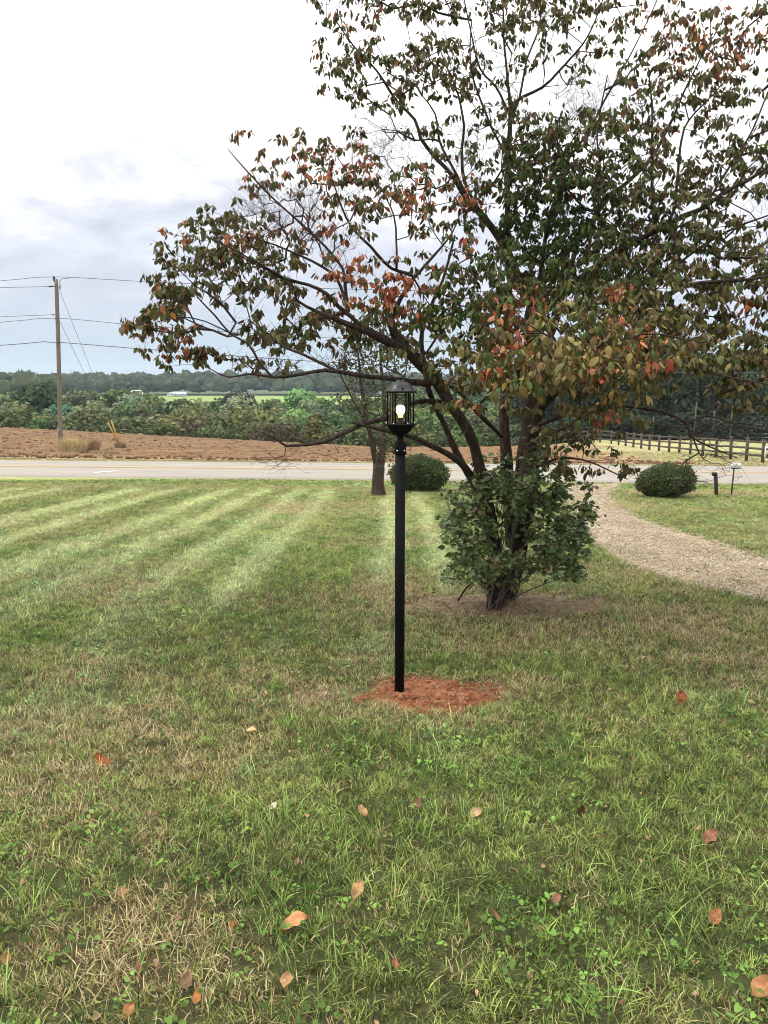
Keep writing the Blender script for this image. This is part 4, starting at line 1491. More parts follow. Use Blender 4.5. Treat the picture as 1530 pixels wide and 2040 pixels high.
# ------------------------------------------------------------------ the thin tree by the road
def build_small_tree():
    r = np.random.default_rng(31)
    b = gp(754, 986)
    Y = b[1]
    root = empty('small_tree', Vector(b), 'thin sparse tree with a forked trunk at the far edge of the lawn', 'tree')
    nodes, plen = [], []
    limbs = [('trunk', [(754, 992, Y, 31), (753, 960, Y, 24), (755, 935, Y, 24), (754, 922, Y, 23)]),
             ('limb', [(752, 930, Y, 15), (746, 905, Y - .1, 13), (740, 872, Y - .2, 11), (732, 845, Y - .3, 10), (727, 810, Y - .4, 9), (720, 770, Y - .4, 7), (716, 730, Y - .4, 5), (712, 690, Y - .3, 3)]),
             ('limb', [(758, 930, Y, 15), (762, 900, Y + .1, 13), (763, 865, Y + .3, 11), (766, 820, Y + .4, 9), (764, 770, Y + .5, 7), (758, 720, Y + .6, 5), (760, 680, Y + .6, 3)]),
             ('limb', [(732, 845, Y - .3, 6), (705, 800, Y - .6, 4), (685, 760, Y - .8, 3), (665, 720, Y - 1, 2)]),
             ('limb', [(766, 830, Y + .4, 6), (790, 790, Y + .2, 4), (806, 750, Y, 3), (815, 700, Y, 2)])]
    for nm, pts in limbs:
        W = np.array([list(at(px, py, y)) + [w * pxm(px, py, y) / 2] for px, py, y, w in pts])
        Q = resample(W, .2)
        MB().tube(Q[:, :3], Q[:, 3], 8, True, .2, 3).build(nm, M_BARK, root, True)
        if nm != 'trunk':
            for i, q in enumerate(Q): nodes.append(q[:3]); plen.append(i * .1)
    tips = []
    for cx, cy, rx, ry, n in ((740, 715, 70, 60, 80), (730, 790, 60, 40, 34), (780, 890, 22, 30, 20), (745, 650, 45, 30, 22), (800, 830, 25, 40, 16), (765, 870, 25, 40, 12)):
        for _ in range(n):
            a, q = r.random() * 6.283, math.sqrt(r.random())
            tips.append(at(cx + rx * q * math.cos(a), cy + ry * q * math.sin(a), Y + r.normal() * .8))
    Pn, paths, w = grow_twigs(nodes, plen, np.array(tips), r, .2, .3, .3, .06)
    mb = MB()
    lp = []
    for s, ids, k in paths:
        P = np.concatenate([Pn[s][None], Pn[ids]])
        mb.tube(P, .007 + .006 * np.sqrt(w[[ids[0]] + ids]), 4, False)
        for j in range(11): lp.append(Pn[ids[-1]] + r.normal(size=3) * .16)
    tag(mb.build('twigs', M_TWIG, root, True), kind='stuff')
    lp = np.array(lp)
    n = len(lp)
    d, s, nr = leaf_frames(r.normal(size=(n, 3)) * .5 + np.array([0, 0, -.6]), r, n)
    L = .09 + .05 * r.random(n)
    t = r.random((n, 1))
    c = np.array([.035, .055, .018]) * (1 - t) + np.array([.085, .1, .04]) * t
    tag(link('foliage', leaf_mesh('foliage', lp, d, s, nr, L, L * .55, np.full(n, .2), np.full(n, .2), c, c, M_LEAF), root), kind='stuff')


build_small_tree()


# ------------------------------------------------------------------ clipped round bushes
def build_bush(px0, px1, pyt, pyb, label, seed, skew):
    r = np.random.default_rng(seed)
    b = gp((px0 + px1) / 2, pyb - 6)
    m = pxm((px0 + px1) / 2, pyb, b[1])
    rx, rz = (px1 - px0) * m / 2, (pyb - pyt) * m / 2
    root = empty('round_bush', Vector(b), label, 'bush', 'clipped round bushes by the road')
    n = 9000
    v = r.normal(size=(n, 3))
    v /= np.linalg.norm(v, axis=1)[:, None]

    def surf(v):
        q = .97 + .38 * (fbm(v[:, 0] * 1.7 + seed, v[:, 1] * 1.7 + v[:, 2] * 1.5, 7, 3) - .5) + .24 * (fbm(v[:, 0] * 5 + seed, v[:, 2] * 5 + v[:, 1] * 4, 9, 3) - .5)
        q = q * (1 + .16 * skew * (v[:, 0] + .6 * v[:, 2]))
        p = v * q[:, None] * np.array([rx, rx * .92, rz])
        p[:, 0] += skew * p[:, 2] * .1
        z = p[:, 2]
        p[:, 2] = np.where(z < -rz * .82, -rz * .82, z)
        return p + b + np.array([0, rx * .25, rz * .86])
    # solid twiggy core
    us, vs = np.linspace(0, 2 * math.pi, 41), np.linspace(.02, math.pi - .02, 24)
    U, Vv = np.meshgrid(us, vs)
    sv = np.stack([np.cos(U.ravel()) * np.sin(Vv.ravel()), np.sin(U.ravel()) * np.sin(Vv.ravel()), np.cos(Vv.ravel())], 1)
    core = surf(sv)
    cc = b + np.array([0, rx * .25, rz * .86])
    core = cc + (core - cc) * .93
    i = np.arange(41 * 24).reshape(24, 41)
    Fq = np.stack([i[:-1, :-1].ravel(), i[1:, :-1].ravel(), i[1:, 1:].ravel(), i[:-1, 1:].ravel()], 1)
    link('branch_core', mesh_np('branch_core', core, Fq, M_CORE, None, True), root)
    MB().tube(np.array([b + np.array([0, rx * .25, -.1]), b + np.array([0, rx * .25, rz * .5])]), [.07, .06], 8).build('trunk', M_BARK, root)
    p = surf(v)
    p = cc + (p - cc) * (.9 + .13 * r.random((n, 1)) + .09 * r.random((n, 1)) ** 9)
    d, s, nr = leaf_frames(v + r.normal(size=(n, 3)) * .7, r, n)
    L = .035 + .05 * r.random(n)
    t = (.5 * r.random(n) + 1.1 * (fbm(v[:, 0] * 4 + 3, v[:, 2] * 4 + v[:, 1] * 3, 19, 3) - .25))[:, None].clip(0, 1)
    c = np.array([.024, .046, .014]) * (1 - t) + np.array([.11, .15, .045]) * t
    bp = sstep(.6, .72, fbm(v[:, 0] * 3 + seed, v[:, 2] * 3 + v[:, 1] * 2, 29, 3))[:, None]
    c = c * (1 - .6 * bp) + np.array([.11, .085, .04]) * .6 * bp
    tag(link('foliage', leaf_mesh('foliage', p - d * .03, d, s, nr, L, L * .6, np.full(n, .1), np.full(n, .2), c, c, M_BOX), root), kind='stuff')


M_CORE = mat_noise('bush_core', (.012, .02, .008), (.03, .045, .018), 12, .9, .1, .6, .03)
build_bush(775, 890, 910, 984, 'dark green clipped bush behind the lamp post, beside the thin tree', 41, .3)
build_bush(1266, 1379, 930, 997, 'dark green clipped egg shaped bush on the grass right of the gravel drive', 43, 1.0)


# ------------------------------------------------------------------ lamp post
def glass_mat():
    m = bpy.data.materials.new('clear_glass')
    m.use_nodes = True
    nt = m.node_tree
    nt.nodes.clear()
    t = nd(nt, 'ShaderNodeBsdfTransparent')
    t.inputs[0].default_value = (.93, .95, .93, 1)
    g = nd(nt, 'ShaderNodeBsdfGlossy')
    g.inputs['Roughness'].default_value = .03
    f = nd(nt, 'ShaderNodeFresnel')
    f.inputs[0].default_value = 1.5
    mx = nd(nt, 'ShaderNodeMixShader')
    nt.links.new(math_n(nt, 'MULTIPLY', f.outputs[0], 2.6, True), mx.inputs[0])
    nt.links.new(t.outputs[0], mx.inputs[1])
    nt.links.new(g.outputs[0], mx.inputs[2])
    o = nd(nt, 'ShaderNodeOutputMaterial')
    nt.links.new(mx.outputs[0], o.inputs[0])
    return m


def emit_mat(name, c, s):
    m, nt, b = new_mat(name)
    b.inputs['Base Color'].default_value = (.8, .75, .65, 1)
    b.inputs['Emission Color'].default_value = (*c, 1)
    b.inputs['Emission Strength'].default_value = s
    return m


def build_lamp():
    X, Y = LAMP[0], LAMP[1]
    z0 = float(LAMP[2])

    def zz(py): return at(797, py, Y)[2]

    def rr(w, py=830): return w * pxm(797, py, Y) / 2
    X = at(797.5, 880, Y)[0]
    root = empty('lamp_post', (X, Y, z0), 'black lamp post with a lit glass lantern standing in a patch of red clay', 'lamp post')
    c = (X, Y, 0)
    M_GL = glass_mat()
    MB().lathe([(rr(20.5), z0 - .3), (rr(20.5), zz(902))], c, 32).build('pole', M_BLACK, root, True)
    MB().lathe([(rr(21), zz(905)), (rr(24), zz(904)), (rr(24.5), zz(903)), (rr(24.5), zz(884)), (rr(23), zz(882)), (rr(12), zz(881.5))], c, 32).build('collar', M_BLACK, root, True)
    for a in (-2.1, -.9, 1.2):
        MB().tube(np.array([[X + math.cos(a) * rr(23), Y + math.sin(a) * rr(23), zz(897)], [X + math.cos(a) * rr(27.5), Y + math.sin(a) * rr(27.5), zz(897)]]), rr(3.2), 8).build('screw', M_STEEL, root)
    MB().lathe([(rr(20), zz(882)), (rr(14), zz(879)), (rr(12.5), zz(876)), (rr(12), zz(868)), (rr(16), zz(866))], c, 32).build('neck', M_BLACK, root, True)
    MB().lathe([(rr(12.5), zz(870)), (rr(15), zz(868.3)), (rr(22), zz(866)), (rr(31), zz(863)), (rr(40), zz(859)), (rr(47), zz(854.5)), (rr(51), zz(850.8)), (rr(55), zz(848.6)), (rr(62), zz(847.2)), (rr(64), zz(846)), (rr(64), zz(844.5)), (rr(60), zz(843.8)), (rr(20), zz(843))], c, 48).build('bowl', M_BLACK, root, True)
    # six double uprights
    for k in range(6):
        a0 = k * math.pi / 3
        fr = MB()
        for da in (-.11, .11):
            x, y = X + math.cos(a0 + da) * rr(52), Y + math.sin(a0 + da) * rr(52)
            fr.tube(np.array([[x, y, zz(844.2)], [x, y, zz(782.5)]]), rr(3.0), 8)
        fr.build('upright', M_BLACK, root, True)
        x, y = X + math.cos(a0) * rr(55), Y + math.sin(a0) * rr(55)
        MB().lathe([(rr(1), zz(841.2)), (rr(3), zz(841.6)), (rr(3.4), zz(843.6)), (rr(.8), zz(843.9))], (x, y, 0), 10).build('nut', M_STEEL, root, True)
    MB().lathe([(rr(43), zz(843.6)), (rr(43), zz(783))], c, 48, False).build('glass_cylinder', M_GL, root, True)
    # roof
    MB().lathe([(rr(52), zz(783.2)), (rr(63), zz(782.8)), (rr(65.5), zz(781.8)), (rr(66), zz(779.4)), (rr(65), zz(777.9)), (rr(60), zz(777.2)), (rr(57), zz(776.4)), (rr(53), zz(774.2)), (rr(48.5), zz(771)), (rr(44), zz(767.6)), (rr(39), zz(764.8)),
                (rr(32), zz(762.4)), (rr(24), zz(761.2)), (rr(20), zz(761)), (rr(19.4), zz(759.6)), (rr(17.5), zz(758.2)), (rr(12), zz(757.4)), (rr(8), zz(757)), (rr(2), zz(756.9))], c, 48).build('roof', M_CAP, root, True)
    MB().lathe([(rr(7), zz(757)), (rr(5), zz(755.5)), (rr(8), zz(753.8)), (rr(9), zz(752.2)), (rr(7), zz(750.2)), (rr(2), zz(749))], c, 24).build('finial', M_CAP, root, True)
    a = -1.45
    MB().lathe([(rr(3.2), zz(777)), (rr(3.2), zz(774)), (rr(1.6), zz(773)), (rr(1.2), zz(772))], (X + math.cos(a) * rr(59), Y + math.sin(a) * rr(59), 0), 10).build('cap_screw', M_BLACK, root, True)
    # bracket at the top inside, socket, bulb
    sp = MB()
    for sgn in (-1, 1):
        sp.tube(np.array([[X + sgn * rr(22), Y, zz(786)], [X + sgn * rr(14), Y, zz(792)], [X, Y, zz(796)]]), rr(1.8), 6)
    sp.lathe([(rr(26), zz(788)), (rr(26), zz(785.5))], c, 20)
    sp.build('bracket', M_BLACK, root, True)
    MB().lathe([(rr(17), zz(843.4)), (rr(17), zz(841)), (rr(12), zz(840)), (rr(11.5), zz(832)), (rr(9), zz(831.6))], c, 24).build('socket', M_DARK, root, True)
    MB().lathe([(rr(9), zz(832.4)), (rr(9), zz(830)), (rr(10), zz(827.5)), (rr(12.4), zz(824.8))], c, 32, False).build('bulb_neck', emit_mat('lit_neck', (1, .58, .22), 1.6), root, True)
    MB().lathe([(rr(12.2), zz(824.6)), (rr(13), zz(824)), (rr(17), zz(820.5)), (rr(18.5), zz(817)), (rr(18.3), zz(814)), (rr(16.4), zz(810.8)), (rr(12), zz(808.4)), (rr(6), zz(807.2)), (rr(.8), zz(806.9))], c, 32).build('bulb', emit_mat('lit_bulb', (1, .76, .44), 3.2), root, True)


build_lamp()


# ------------------------------------------------------------------ utility pole, wires, guys
def build_pole():
    Yp = 49.0
    b = gp(120.5, 888)
    Yp = b[1]
    root = empty('utility_pole', Vector(b), 'tall wooden utility pole on the red field edge beyond the road', 'utility pole')
    top = at(112, 556, Yp)
    mm = pxm(115, 700, Yp)
    mb = MB()
    P = resample(np.array([b - np.array([0, 0, .4]), b, (b + top) / 2 + np.array([.03, 0, 0]), top]), .5)
    mb.tube(P, np.linspace(4.6, 3.5, len(P)) * mm, 14, True, .05)
    mb.build('pole_shaft', M_POLE, root, True)
    X, Z = top[0], top[2]

    def q(px, py, dy=0.0): return at(px, py, Yp + dy)
    MB().bar(q(108.5, 561), q(107.3, 551), .12, .1).build('pole_top_pin', M_DARK, root)
    MB().lathe([(.035, 0), (.07, .03), (.07, .09), (.045, .12)], tuple(q(107.3, 554)), 10).build('insulator', M_INSUL, root, True)
    MB().tube(np.array([q(110, 570), q(100, 570.5), q(96, 571)]), [.03, .06, .03], 8).build('insulator', M_INSUL, root, True)
    MB().tube(np.array([q(119, 564, -.05), q(119.5, 575, -.05)]), [.05, .05], 8).build('fuse_cutout', M_GREY, root, True)
    MB().tube(np.array([q(110, 627), q(104, 627)]), [.03, .04], 8).build('insulator', M_INSUL, root, True)
    MB().tube(np.array([q(118, 635), q(110, 635)]), [.05, .05], 8).build('bracket', M_DARK, root, True)
    MB().box(q(116.5, 855, -.14), (.2, .03, .03)).build('tag_plate', M_WHITE, root)
    MB().tube(resample(np.array([q(118.5, 566, -.05), q(119, 560, -.1), q(124, 555.5, -.1), q(140, 554, 0)]), .2), .016, 5).build('jumper_wire', M_WIRE, root, True)

    def wire(label, pts, rad, group=None, far=None):
        P = resample(np.array(pts), 1.0)
        o = MB().tube(P, rad, 5).build('power_line', M_WIRE, None, True)
        tag(o, label, 'power line')
    def far(px, py, Y, ex=0): return at(px, py, Y)
    # to the left they run out of the picture, to the right behind the dogwood
    L = lambda y, dy=3.0: at(-500, y, Yp + dy)
    wire('topmost wire running from the pole top to both sides', [at(-520, 590, Yp + 2.6), at(-250, 572, Yp + 1.3), at(0, 559.5, Yp + .4), q(107.3, 551.5), at(330, 563, Yp - 1), at(700, 576, Yp - 2.6), at(1100, 580, Yp - 4.5), at(1750, 560, Yp - 7)], .017)
    wire('short upper wire ending at the dark insulator left of the pole', [at(-520, 590, Yp + 2.6), at(-250, 578, Yp + 1.3), at(0, 573, Yp + .4), q(96, 570.8)], .016)
    wire('upper of the two close wires ending on the left of the pole', [at(-520, 655, Yp + 2.6), at(-250, 641, Yp + 1.3), at(0, 631, Yp + .4), q(104, 627)], .015)
    wire('middle wire bracketed to the pole and running both ways', [at(-520, 672, Yp + 2.6), at(-250, 655, Yp + 1.3), at(0, 642, Yp + .4), q(110, 634, -.16), at(275, 648, Yp - .9), at(500, 664, Yp - 1.8), at(900, 682, Yp - 3.5), at(1750, 690, Yp - 7)], .017)
    wire('lowest and darkest wire crossing the pole below its middle', [at(-520, 718, Yp + 2.6), at(-250, 701, Yp + 1.3), at(0, 688, Yp + .4), q(90, 680.5), q(105, 683, -.17), q(118, 682, -.17), at(345, 700, Yp - 1), at(660, 722, Yp - 2.5), at(1000, 738, Yp - 4), at(1750, 745, Yp - 7)], .024)
    # guys with yellow guards
    for a, g1, g0, lab in (((118, 577), (221.5, 838), (239.5, 887), 'guy wire from the pole top into the right yellow guard'), ((119, 640), (215, 841), (237, 885), 'lower guy wire from mid pole into the left yellow guard')):
        foot = gp(g0[0], g0[1] + 2)
        up = q(*a)
        gt = at(g1[0], g1[1], foot[1] + (Yp - foot[1]) * .22)
        rt = empty('guy_wire', Vector(foot), lab, 'guy wire')
        MB().tube(np.array([up, gt, foot - np.array([0, 0, .05])]), .013, 5).build('wire', M_WIRE, rt)
        MB().tube(np.array([gt, foot]), .04, 8).build('guard', M_GUARD, rt, True)


build_pole()


def grass_clump(px, py, w, h, n, label, c1, c2, seed):
    r = np.random.default_rng(seed)
    b = gp(px, py)
    m = pxm(px, py, b[1])
    V, T, C = [], [], []
    for i in range(n):
        a, q = r.random() * 6.283, math.sqrt(r.random())
        x, y = b[0] + math.cos(a) * q * w * m * .38, b[1] + .3 + math.sin(a) * q * .5
        z = float(H(x, y)) + .03
        hh = h * m * (.4 + .65 * r.random())
        lx, ly = r.normal() * .28 * hh + (x - b[0]) * .35, r.normal() * .25 * hh
        ww = .012 + .014 * r.random()
        k = len(V)
        V += [(x - ww, y, z), (x + ww, y, z), (x + lx * .4 - ww * .7, y + ly * .4, z + hh * .6), (x + lx * .4 + ww * .7, y + ly * .4, z + hh * .6), (x + lx, y + ly, z + hh * (1 - .2 * abs(r.normal())))]
        T += [(k, k + 1, k + 3), (k, k + 3, k + 2), (k + 2, k + 3, k + 4)]
        t = r.random()
        C += [np.array(c1) * (1 - t) + np.array(c2) * t] * 5
    o = link('dry_grass_clump', mesh_np('dry_grass_clump', V, np.array(T), M_STRAW, np.array(C), True))
    tag(o, label, 'grass clump', 'dry grass clumps round the pole')


grass_clump(143, 902, 62, 34, 900, 'pale straw coloured grass clump at the foot of the utility pole', (.55, .43, .24), (.34, .3, .14), 1)
grass_clump(175, 900, 44, 34, 700, 'brown dead grass clump just right of the straw one', (.4, .27, .16), (.24, .16, .1), 2)
grass_clump(237, 894, 22, 13, 220, 'low dark weed clump at the foot of the yellow guards', (.1, .08, .05), (.2, .15, .08), 3)
grass_clump(205, 906, 70, 9, 420, 'flat trampled straw between the pole and the yellow guards', (.42, .32, .18), (.25, .2, .11), 4)


# ------------------------------------------------------------------ rail fences
def build_fence():
    xs = [1217.5, 1232, 1246, 1261.6, 1277.6, 1294, 1312.8, 1333.3, 1353.5, 1375.4, 1400.7, 1427.4, 1457, 1488.4, 1521.6, 1560, 1604, 1655]
    ds = list(np.linspace(86, 49, 15)) + [46.6, 44.3, 42.2]
    pts = [(1020 + 12.5 * i, 102 - i * .9) for i in range(15)] + list(zip(xs, ds))
    P = []
    for px, Y in pts:
        r_ = ray(px, 890)
        x = r_[0] / r_[1] * Y
        P.append(np.array([x, Y, float(H(x, Y))]))
    P = np.array(P)
    root = empty('rail_fence', Vector(P[20]), 'long three rail wooden fence across the grass beyond the road', 'fence')
    r = np.random.default_rng(51)
    for i, p in enumerate(P):
        w = .15 + .02 * r.random()
        lean = r.normal() * .02
        MB().bar(p - np.array([0, 0, .2]), p + np.array([lean, 0, 1.46 + .05 * r.normal()]), w, w).build('post', M_WOOD, root)
    for i in range(len(P) - 1):
        for z in (.42, .86, 1.28):
            o = np.array([-.04, -.1, 0])
            a, b = P[i] + o + np.array([0, 0, z + r.normal() * .015]), P[i + 1] + o + np.array([0, 0, z + r.normal() * .015])
            d = (b - a) * .004
            MB().bar(a - d + np.array([0, -.012 * (i % 2), 0]), b + d + np.array([0, -.012 * (i % 2), 0]), .045, .14).build('rail', M_WOOD, root)
    # far fence across the paddock
    Q = []
    for px, Y in [(1335 + 14 * i, 103 - i * .3) for i in range(18)]:
        x = ray(px, 880)[0] / ray(px, 880)[1] * Y
        Q.append(np.array([x, Y, float(H(x, Y))]))
    root2 = empty('rail_fence', Vector(Q[3]), 'pale distant fence before the dark wood, seen between the rails of the nearer fence', 'fence')
    for i, p in enumerate(Q):
        MB().bar(p - np.array([0, 0, .2]), p + np.array([0, 0, 1.1]), .13, .13).build('post', M_WOODP, root2)
        if i < len(Q) - 1:
            for z in (.5, .95):
                MB().bar(p + np.array([0, -.1, z]), Q[i + 1] + np.array([0, -.1, z]), .04, .15).build('rail', M_WOODP, root2)
    # tubular gate at the edge of the picture
    g0 = gp(1523, 923)
    g0[1] = 47.4
    a = at(1523.5, 916, 47.4)
    zt, zb = at(1523.5, 892, 47.4)[2], at(1523.5, 915.5, 47.4)[2]
    rt = empty('field_gate', Vector((a[0], 47.4, float(H(a[0], 47.4)))), 'white tubular field gate at the right end of the wooden fence', 'gate')
    W = 3.2
    MB().bar((a[0], 47.4, zb - .02), (a[0], 47.4, zt + .1), .06, .06).build('gate_stile', M_WHITE, rt)
    MB().bar((a[0] + W, 46.6, zb - .02), (a[0] + W, 46.6, zt + .1), .06, .06).build('gate_stile', M_WHITE, rt)
    for k, z in enumerate(np.linspace(zb, zt, 5)):
        th = .07 if k in (0, 4) else .04
        MB().bar((a[0] + .032, 47.4, z), (a[0] + W - .032, 46.6, z), th, th).build('gate_rail', M_WHITE if k in (0, 4) else M_GREY, rt)
    MB().box((a[0] + .09, 47.33, zb + .2), (.05, .05, .24)).build('latch', M_DARK, rt)


M_WOODP = mat_noise('pale_rail', (.2, .185, .16), (.33, .31, .28), 6, .85, .2, 0)
build_fence()


# ------------------------------------------------------------------ sign and stump post by the drive
def build_sign():
    f = gp(1457, 987)
    Y = f[1]
    root = empty('roadside_sign', Vector(f), 'small white sign on a thin leaning stake beside the road', 'sign')
    top = at(1463, 926, Y)
    MB().bar(f - np.array([0, 0, .1]), top, .035, .035).build('stake', M_DARK, root)
    c0, c1 = at(1456.5, 922, Y - .04), at(1475, 932, Y - .04)
    cx, cz = (c0[0] + c1[0]) / 2, (c0[2] + c1[2]) / 2
    w, h = c1[0] - c0[0], c0[2] - c1[2]
    MB().box((cx, Y - .04, cz), (w, .02, h)).build('sign_panel', M_SIGNW, root)
    MB().box((cx, Y - .045, cz - h / 2 - .018), (w * 1.02, .03, .026)).build('sign_rail', M_DARK, root)
    # indistinct grey lettering
    g = MB()
    y = Y - .0525
    u = w / 20

    def st(x, z, a, b): g.box((cx + x * u, y, cz + z * u), (a * u, .004, b * u))
    st(-3.6, 2.0, .7, 2.6); st(-2.9, 3.0, 1.2, .6)
    st(-.1, 1.6, .8, 3.2); st(.8, 2.9, 1.2, .6); st(.8, 1.6, 1.2, .6); st(.8, .3, 1.2, .6); st(1.6, 2.2, .6, 1.0); st(1.6, .9, .6, 1.0)
    st(3.4, 1.6, .8, 3.0); st(4.2, .3, 1.3, .6)
    g.build('lettering', M_GREY, root)
    b = gp(1428.5, 987)
    tp = at(1425.5, 943, b[1])
    m = pxm(1425, 960, b[1])
    rt = empty('wooden_post', Vector(b), 'short dark wooden stump post left of the small white sign', 'post')
    MB().bar(b - np.array([0, 0, .2]), tp, 5.6 * m, 5.6 * m).build('post_shaft', M_DARK, rt)
    MB().bar(tp + np.array([-.035, 0, -.08]), tp + np.array([-.04, 0, .03]), 8.2 * m, 7.5 * m).build('bracket', M_DARK, rt)


build_sign()


# ------------------------------------------------------------------ woods
def crown_mesh(name, r, rx, rz, nl, nleaf, size, cone=0.0, tone=(.75, 1.25)):
    """a crown of many leaf clumps: lobes round a trunk, uneven outline with gaps"""
    lobes = []
    for _ in range(nl):
        v = r.normal(size=3)
        v /= np.linalg.norm(v)
        z = .5 + .5 * v[2]
        k = 1 - cone * z
        lobes.append((np.array([v[0] * rx * .62 * k, v[1] * rx * .62 * k, rz * (.1 + .82 * z)]), rx * (.26 + .22 * r.random()) * (1 - .4 * cone * z)))
    P, N, S = [], [], []
    for c, q in lobes:
        m = nleaf // nl
        v = r.normal(size=(m, 3))
        v /= np.linalg.norm(v, axis=1)[:, None]
        P.append(c + v * q * np.array([1, 1, .8]) * (.75 + .35 * r.random((m, 1))))
        N.append(v)
        S.append(np.full(m, .72 + .56 * r.random()))
    P, N, S = np.concatenate(P), np.concatenate(N), np.concatenate(S)
    n = len(P)
    N = N + r.normal(size=(n, 3)) * .38
    N /= np.linalg.norm(N, axis=1)[:, None]
    d, s, nr = leaf_frames(N, r, n)
    # clump faces lie roughly on the surface
    q = size * (.6 + .8 * r.random(n))
    a, b = s, nr
    ang = r.random(n) * 6.283
    u = a * np.cos(ang)[:, None] + b * np.sin(ang)[:, None]
    w = -a * np.sin(ang)[:, None] + b * np.cos(ang)[:, None]
    V = np.stack([P - u * q[:, None], P - w * q[:, None] * .7 + d * q[:, None] * .2, P + u * q[:, None], P + w * q[:, None] * .7 - d * q[:, None] * .15], 1).reshape(-1, 3)
    t = (tone[0] + (tone[1] - tone[0]) * r.random(n)) * S
    c = np.repeat(t, 4)[:, None] * np.array([1, 1, 1])
    return mesh_np(name, V, np.arange(n * 4).reshape(n, 4), M_CROWN, c, False)


def trunk_mesh(name, r, h, rad):
    mb = MB()
    P = np.array([[0, 0, -1], [0, 0, 0], [r.normal() * .15, r.normal() * .15, h * .5], [r.normal() * .3, r.normal() * .3, h]])
    mb.tube(P, [rad * 1.3, rad * 1.1, rad * .8, rad * .3], 7)
    for k in range(5):
        a = r.random() * 6.283
        z = h * (.35 + .4 * r.random())
        e = np.array([math.cos(a) * h * .3, math.sin(a) * h * .3, z + h * .25])
        mb.tube(np.array([[0, 0, z], e * .5 + np.array([0, 0, z * .5]), e]), [rad * .5, rad * .35, rad * .12], 5)
    return mb.mesh(name, M_TRUNKF, True)


TREE_VAR = {}


def tree_variants():
    r = np.random.default_rng(61)
    for kind, rx, rz, nl, n, size, cone, k in (('round', 3.6, 6.6, 16, 1900, .27, .15, 4), ('tall', 2.5, 8.0, 15, 1700, .24, .35, 3), ('pale', 3.0, 6.2, 18, 2000, .22, .2, 3), ('low', 4.2, 4.6, 14, 1700, .27, .05, 3), ('big', 5.0, 9.4, 24, 3000, .32, .2, 3)):
        TREE_VAR[kind] = [(crown_mesh('crown', r, rx, rz, nl, n, size, cone, (.75, 1.25)), trunk_mesh('trunk', r, rz * .8, .2), rx, rz) for _ in range(k)]


tree_variants()
TR = np.random.default_rng(63)


def far_tree(kind, x, y, top, label, group, col, zoff=.0, width=1.0):
    """top: height of the tree top above the ground"""
    cm, tm, rx, rz = TREE_VAR[kind][int(TR.random() * len(TREE_VAR[kind]))]
    z = float(H(x, y))
    s = top / (rz * 1.02)
    root = empty('%s' % {'round': 'broadleaf_tree', 'tall': 'tall_tree', 'pale': 'pale_tree', 'low': 'scrub_tree', 'big': 'large_tree'}[kind], (x, y, z), label, 'tree', group)
    root.rotation_euler = (0, 0, TR.random() * 6.283)
    root.scale = (s * width, s * width, s)
    for nm, me in (('crown', cm), ('trunk', tm)):
        o = bpy.data.objects.new(nm, me)
        COL.objects.link(o)
        o.parent = root
        if nm == 'crown':
            k = .75 + .5 * TR.random()
            o.color = (*[c * k * (1 + .12 * TR.normal()) for c in col], 1)
            o.rotation_euler = (0, 0, 0)
    return root


def top_at(px, py, Y):
    """height above the ground of something reaching pixel row py at distance Y"""
    p = at(px, py, Y)
    return p[0], p[2] - float(H(p[0], Y))


def skyline(px):
    """row of the tree tops of the near wood along the photograph"""
    return np.interp(px, [-300, 0, 40, 90, 120, 190, 260, 300, 340, 385, 420, 470, 520, 560, 610, 660, 720, 780, 850, 920, 1000, 1050, 1100, 1150], [766, 778, 764, 790, 782, 772, 776, 772, 790, 781, 790, 774, 785, 780, 776, 774, 780, 776, 771, 768, 766, 752, 730, 712])


def dark_place(px):
    for lim, where in ((1160, 'right of the dogwood trunk'), (1260, 'above the left end of the fence'), (1380, 'above the egg shaped bush'), (1470, 'above the small white sign'), (1540, 'above the white gate'), (9000, 'beyond the right edge')):
        if px < lim: return where


def wood_label(kind, px, k0):
    look = {'round': 'rounded dark green', 'tall': 'narrow dark green', 'pale': 'pale grey green', 'low': 'low olive scrubby'}[kind]
    row = 'back row' if k0 > .9 else 'third row' if k0 > .7 else 'middle row' if k0 > .5 else 'second row' if k0 > .2 else 'front row'
    for lim, where in ((0, 'beyond the left edge'), (110, 'left of the utility pole'), (225, 'between pole and yellow guards'), (310, 'below the white gabled building'), (420, 'left of the bright meadow'), (520, 'below the bright meadow'),
                       (640, 'above the low dead branch'), (760, 'behind the thin forked tree'), (840, 'behind the lit lantern'), (960, 'behind the left dogwood trunk'), (3000, 'behind the main dogwood trunks')):
        if px < lim: return '%s %s tree of the wood, %s' % (look, row, where)


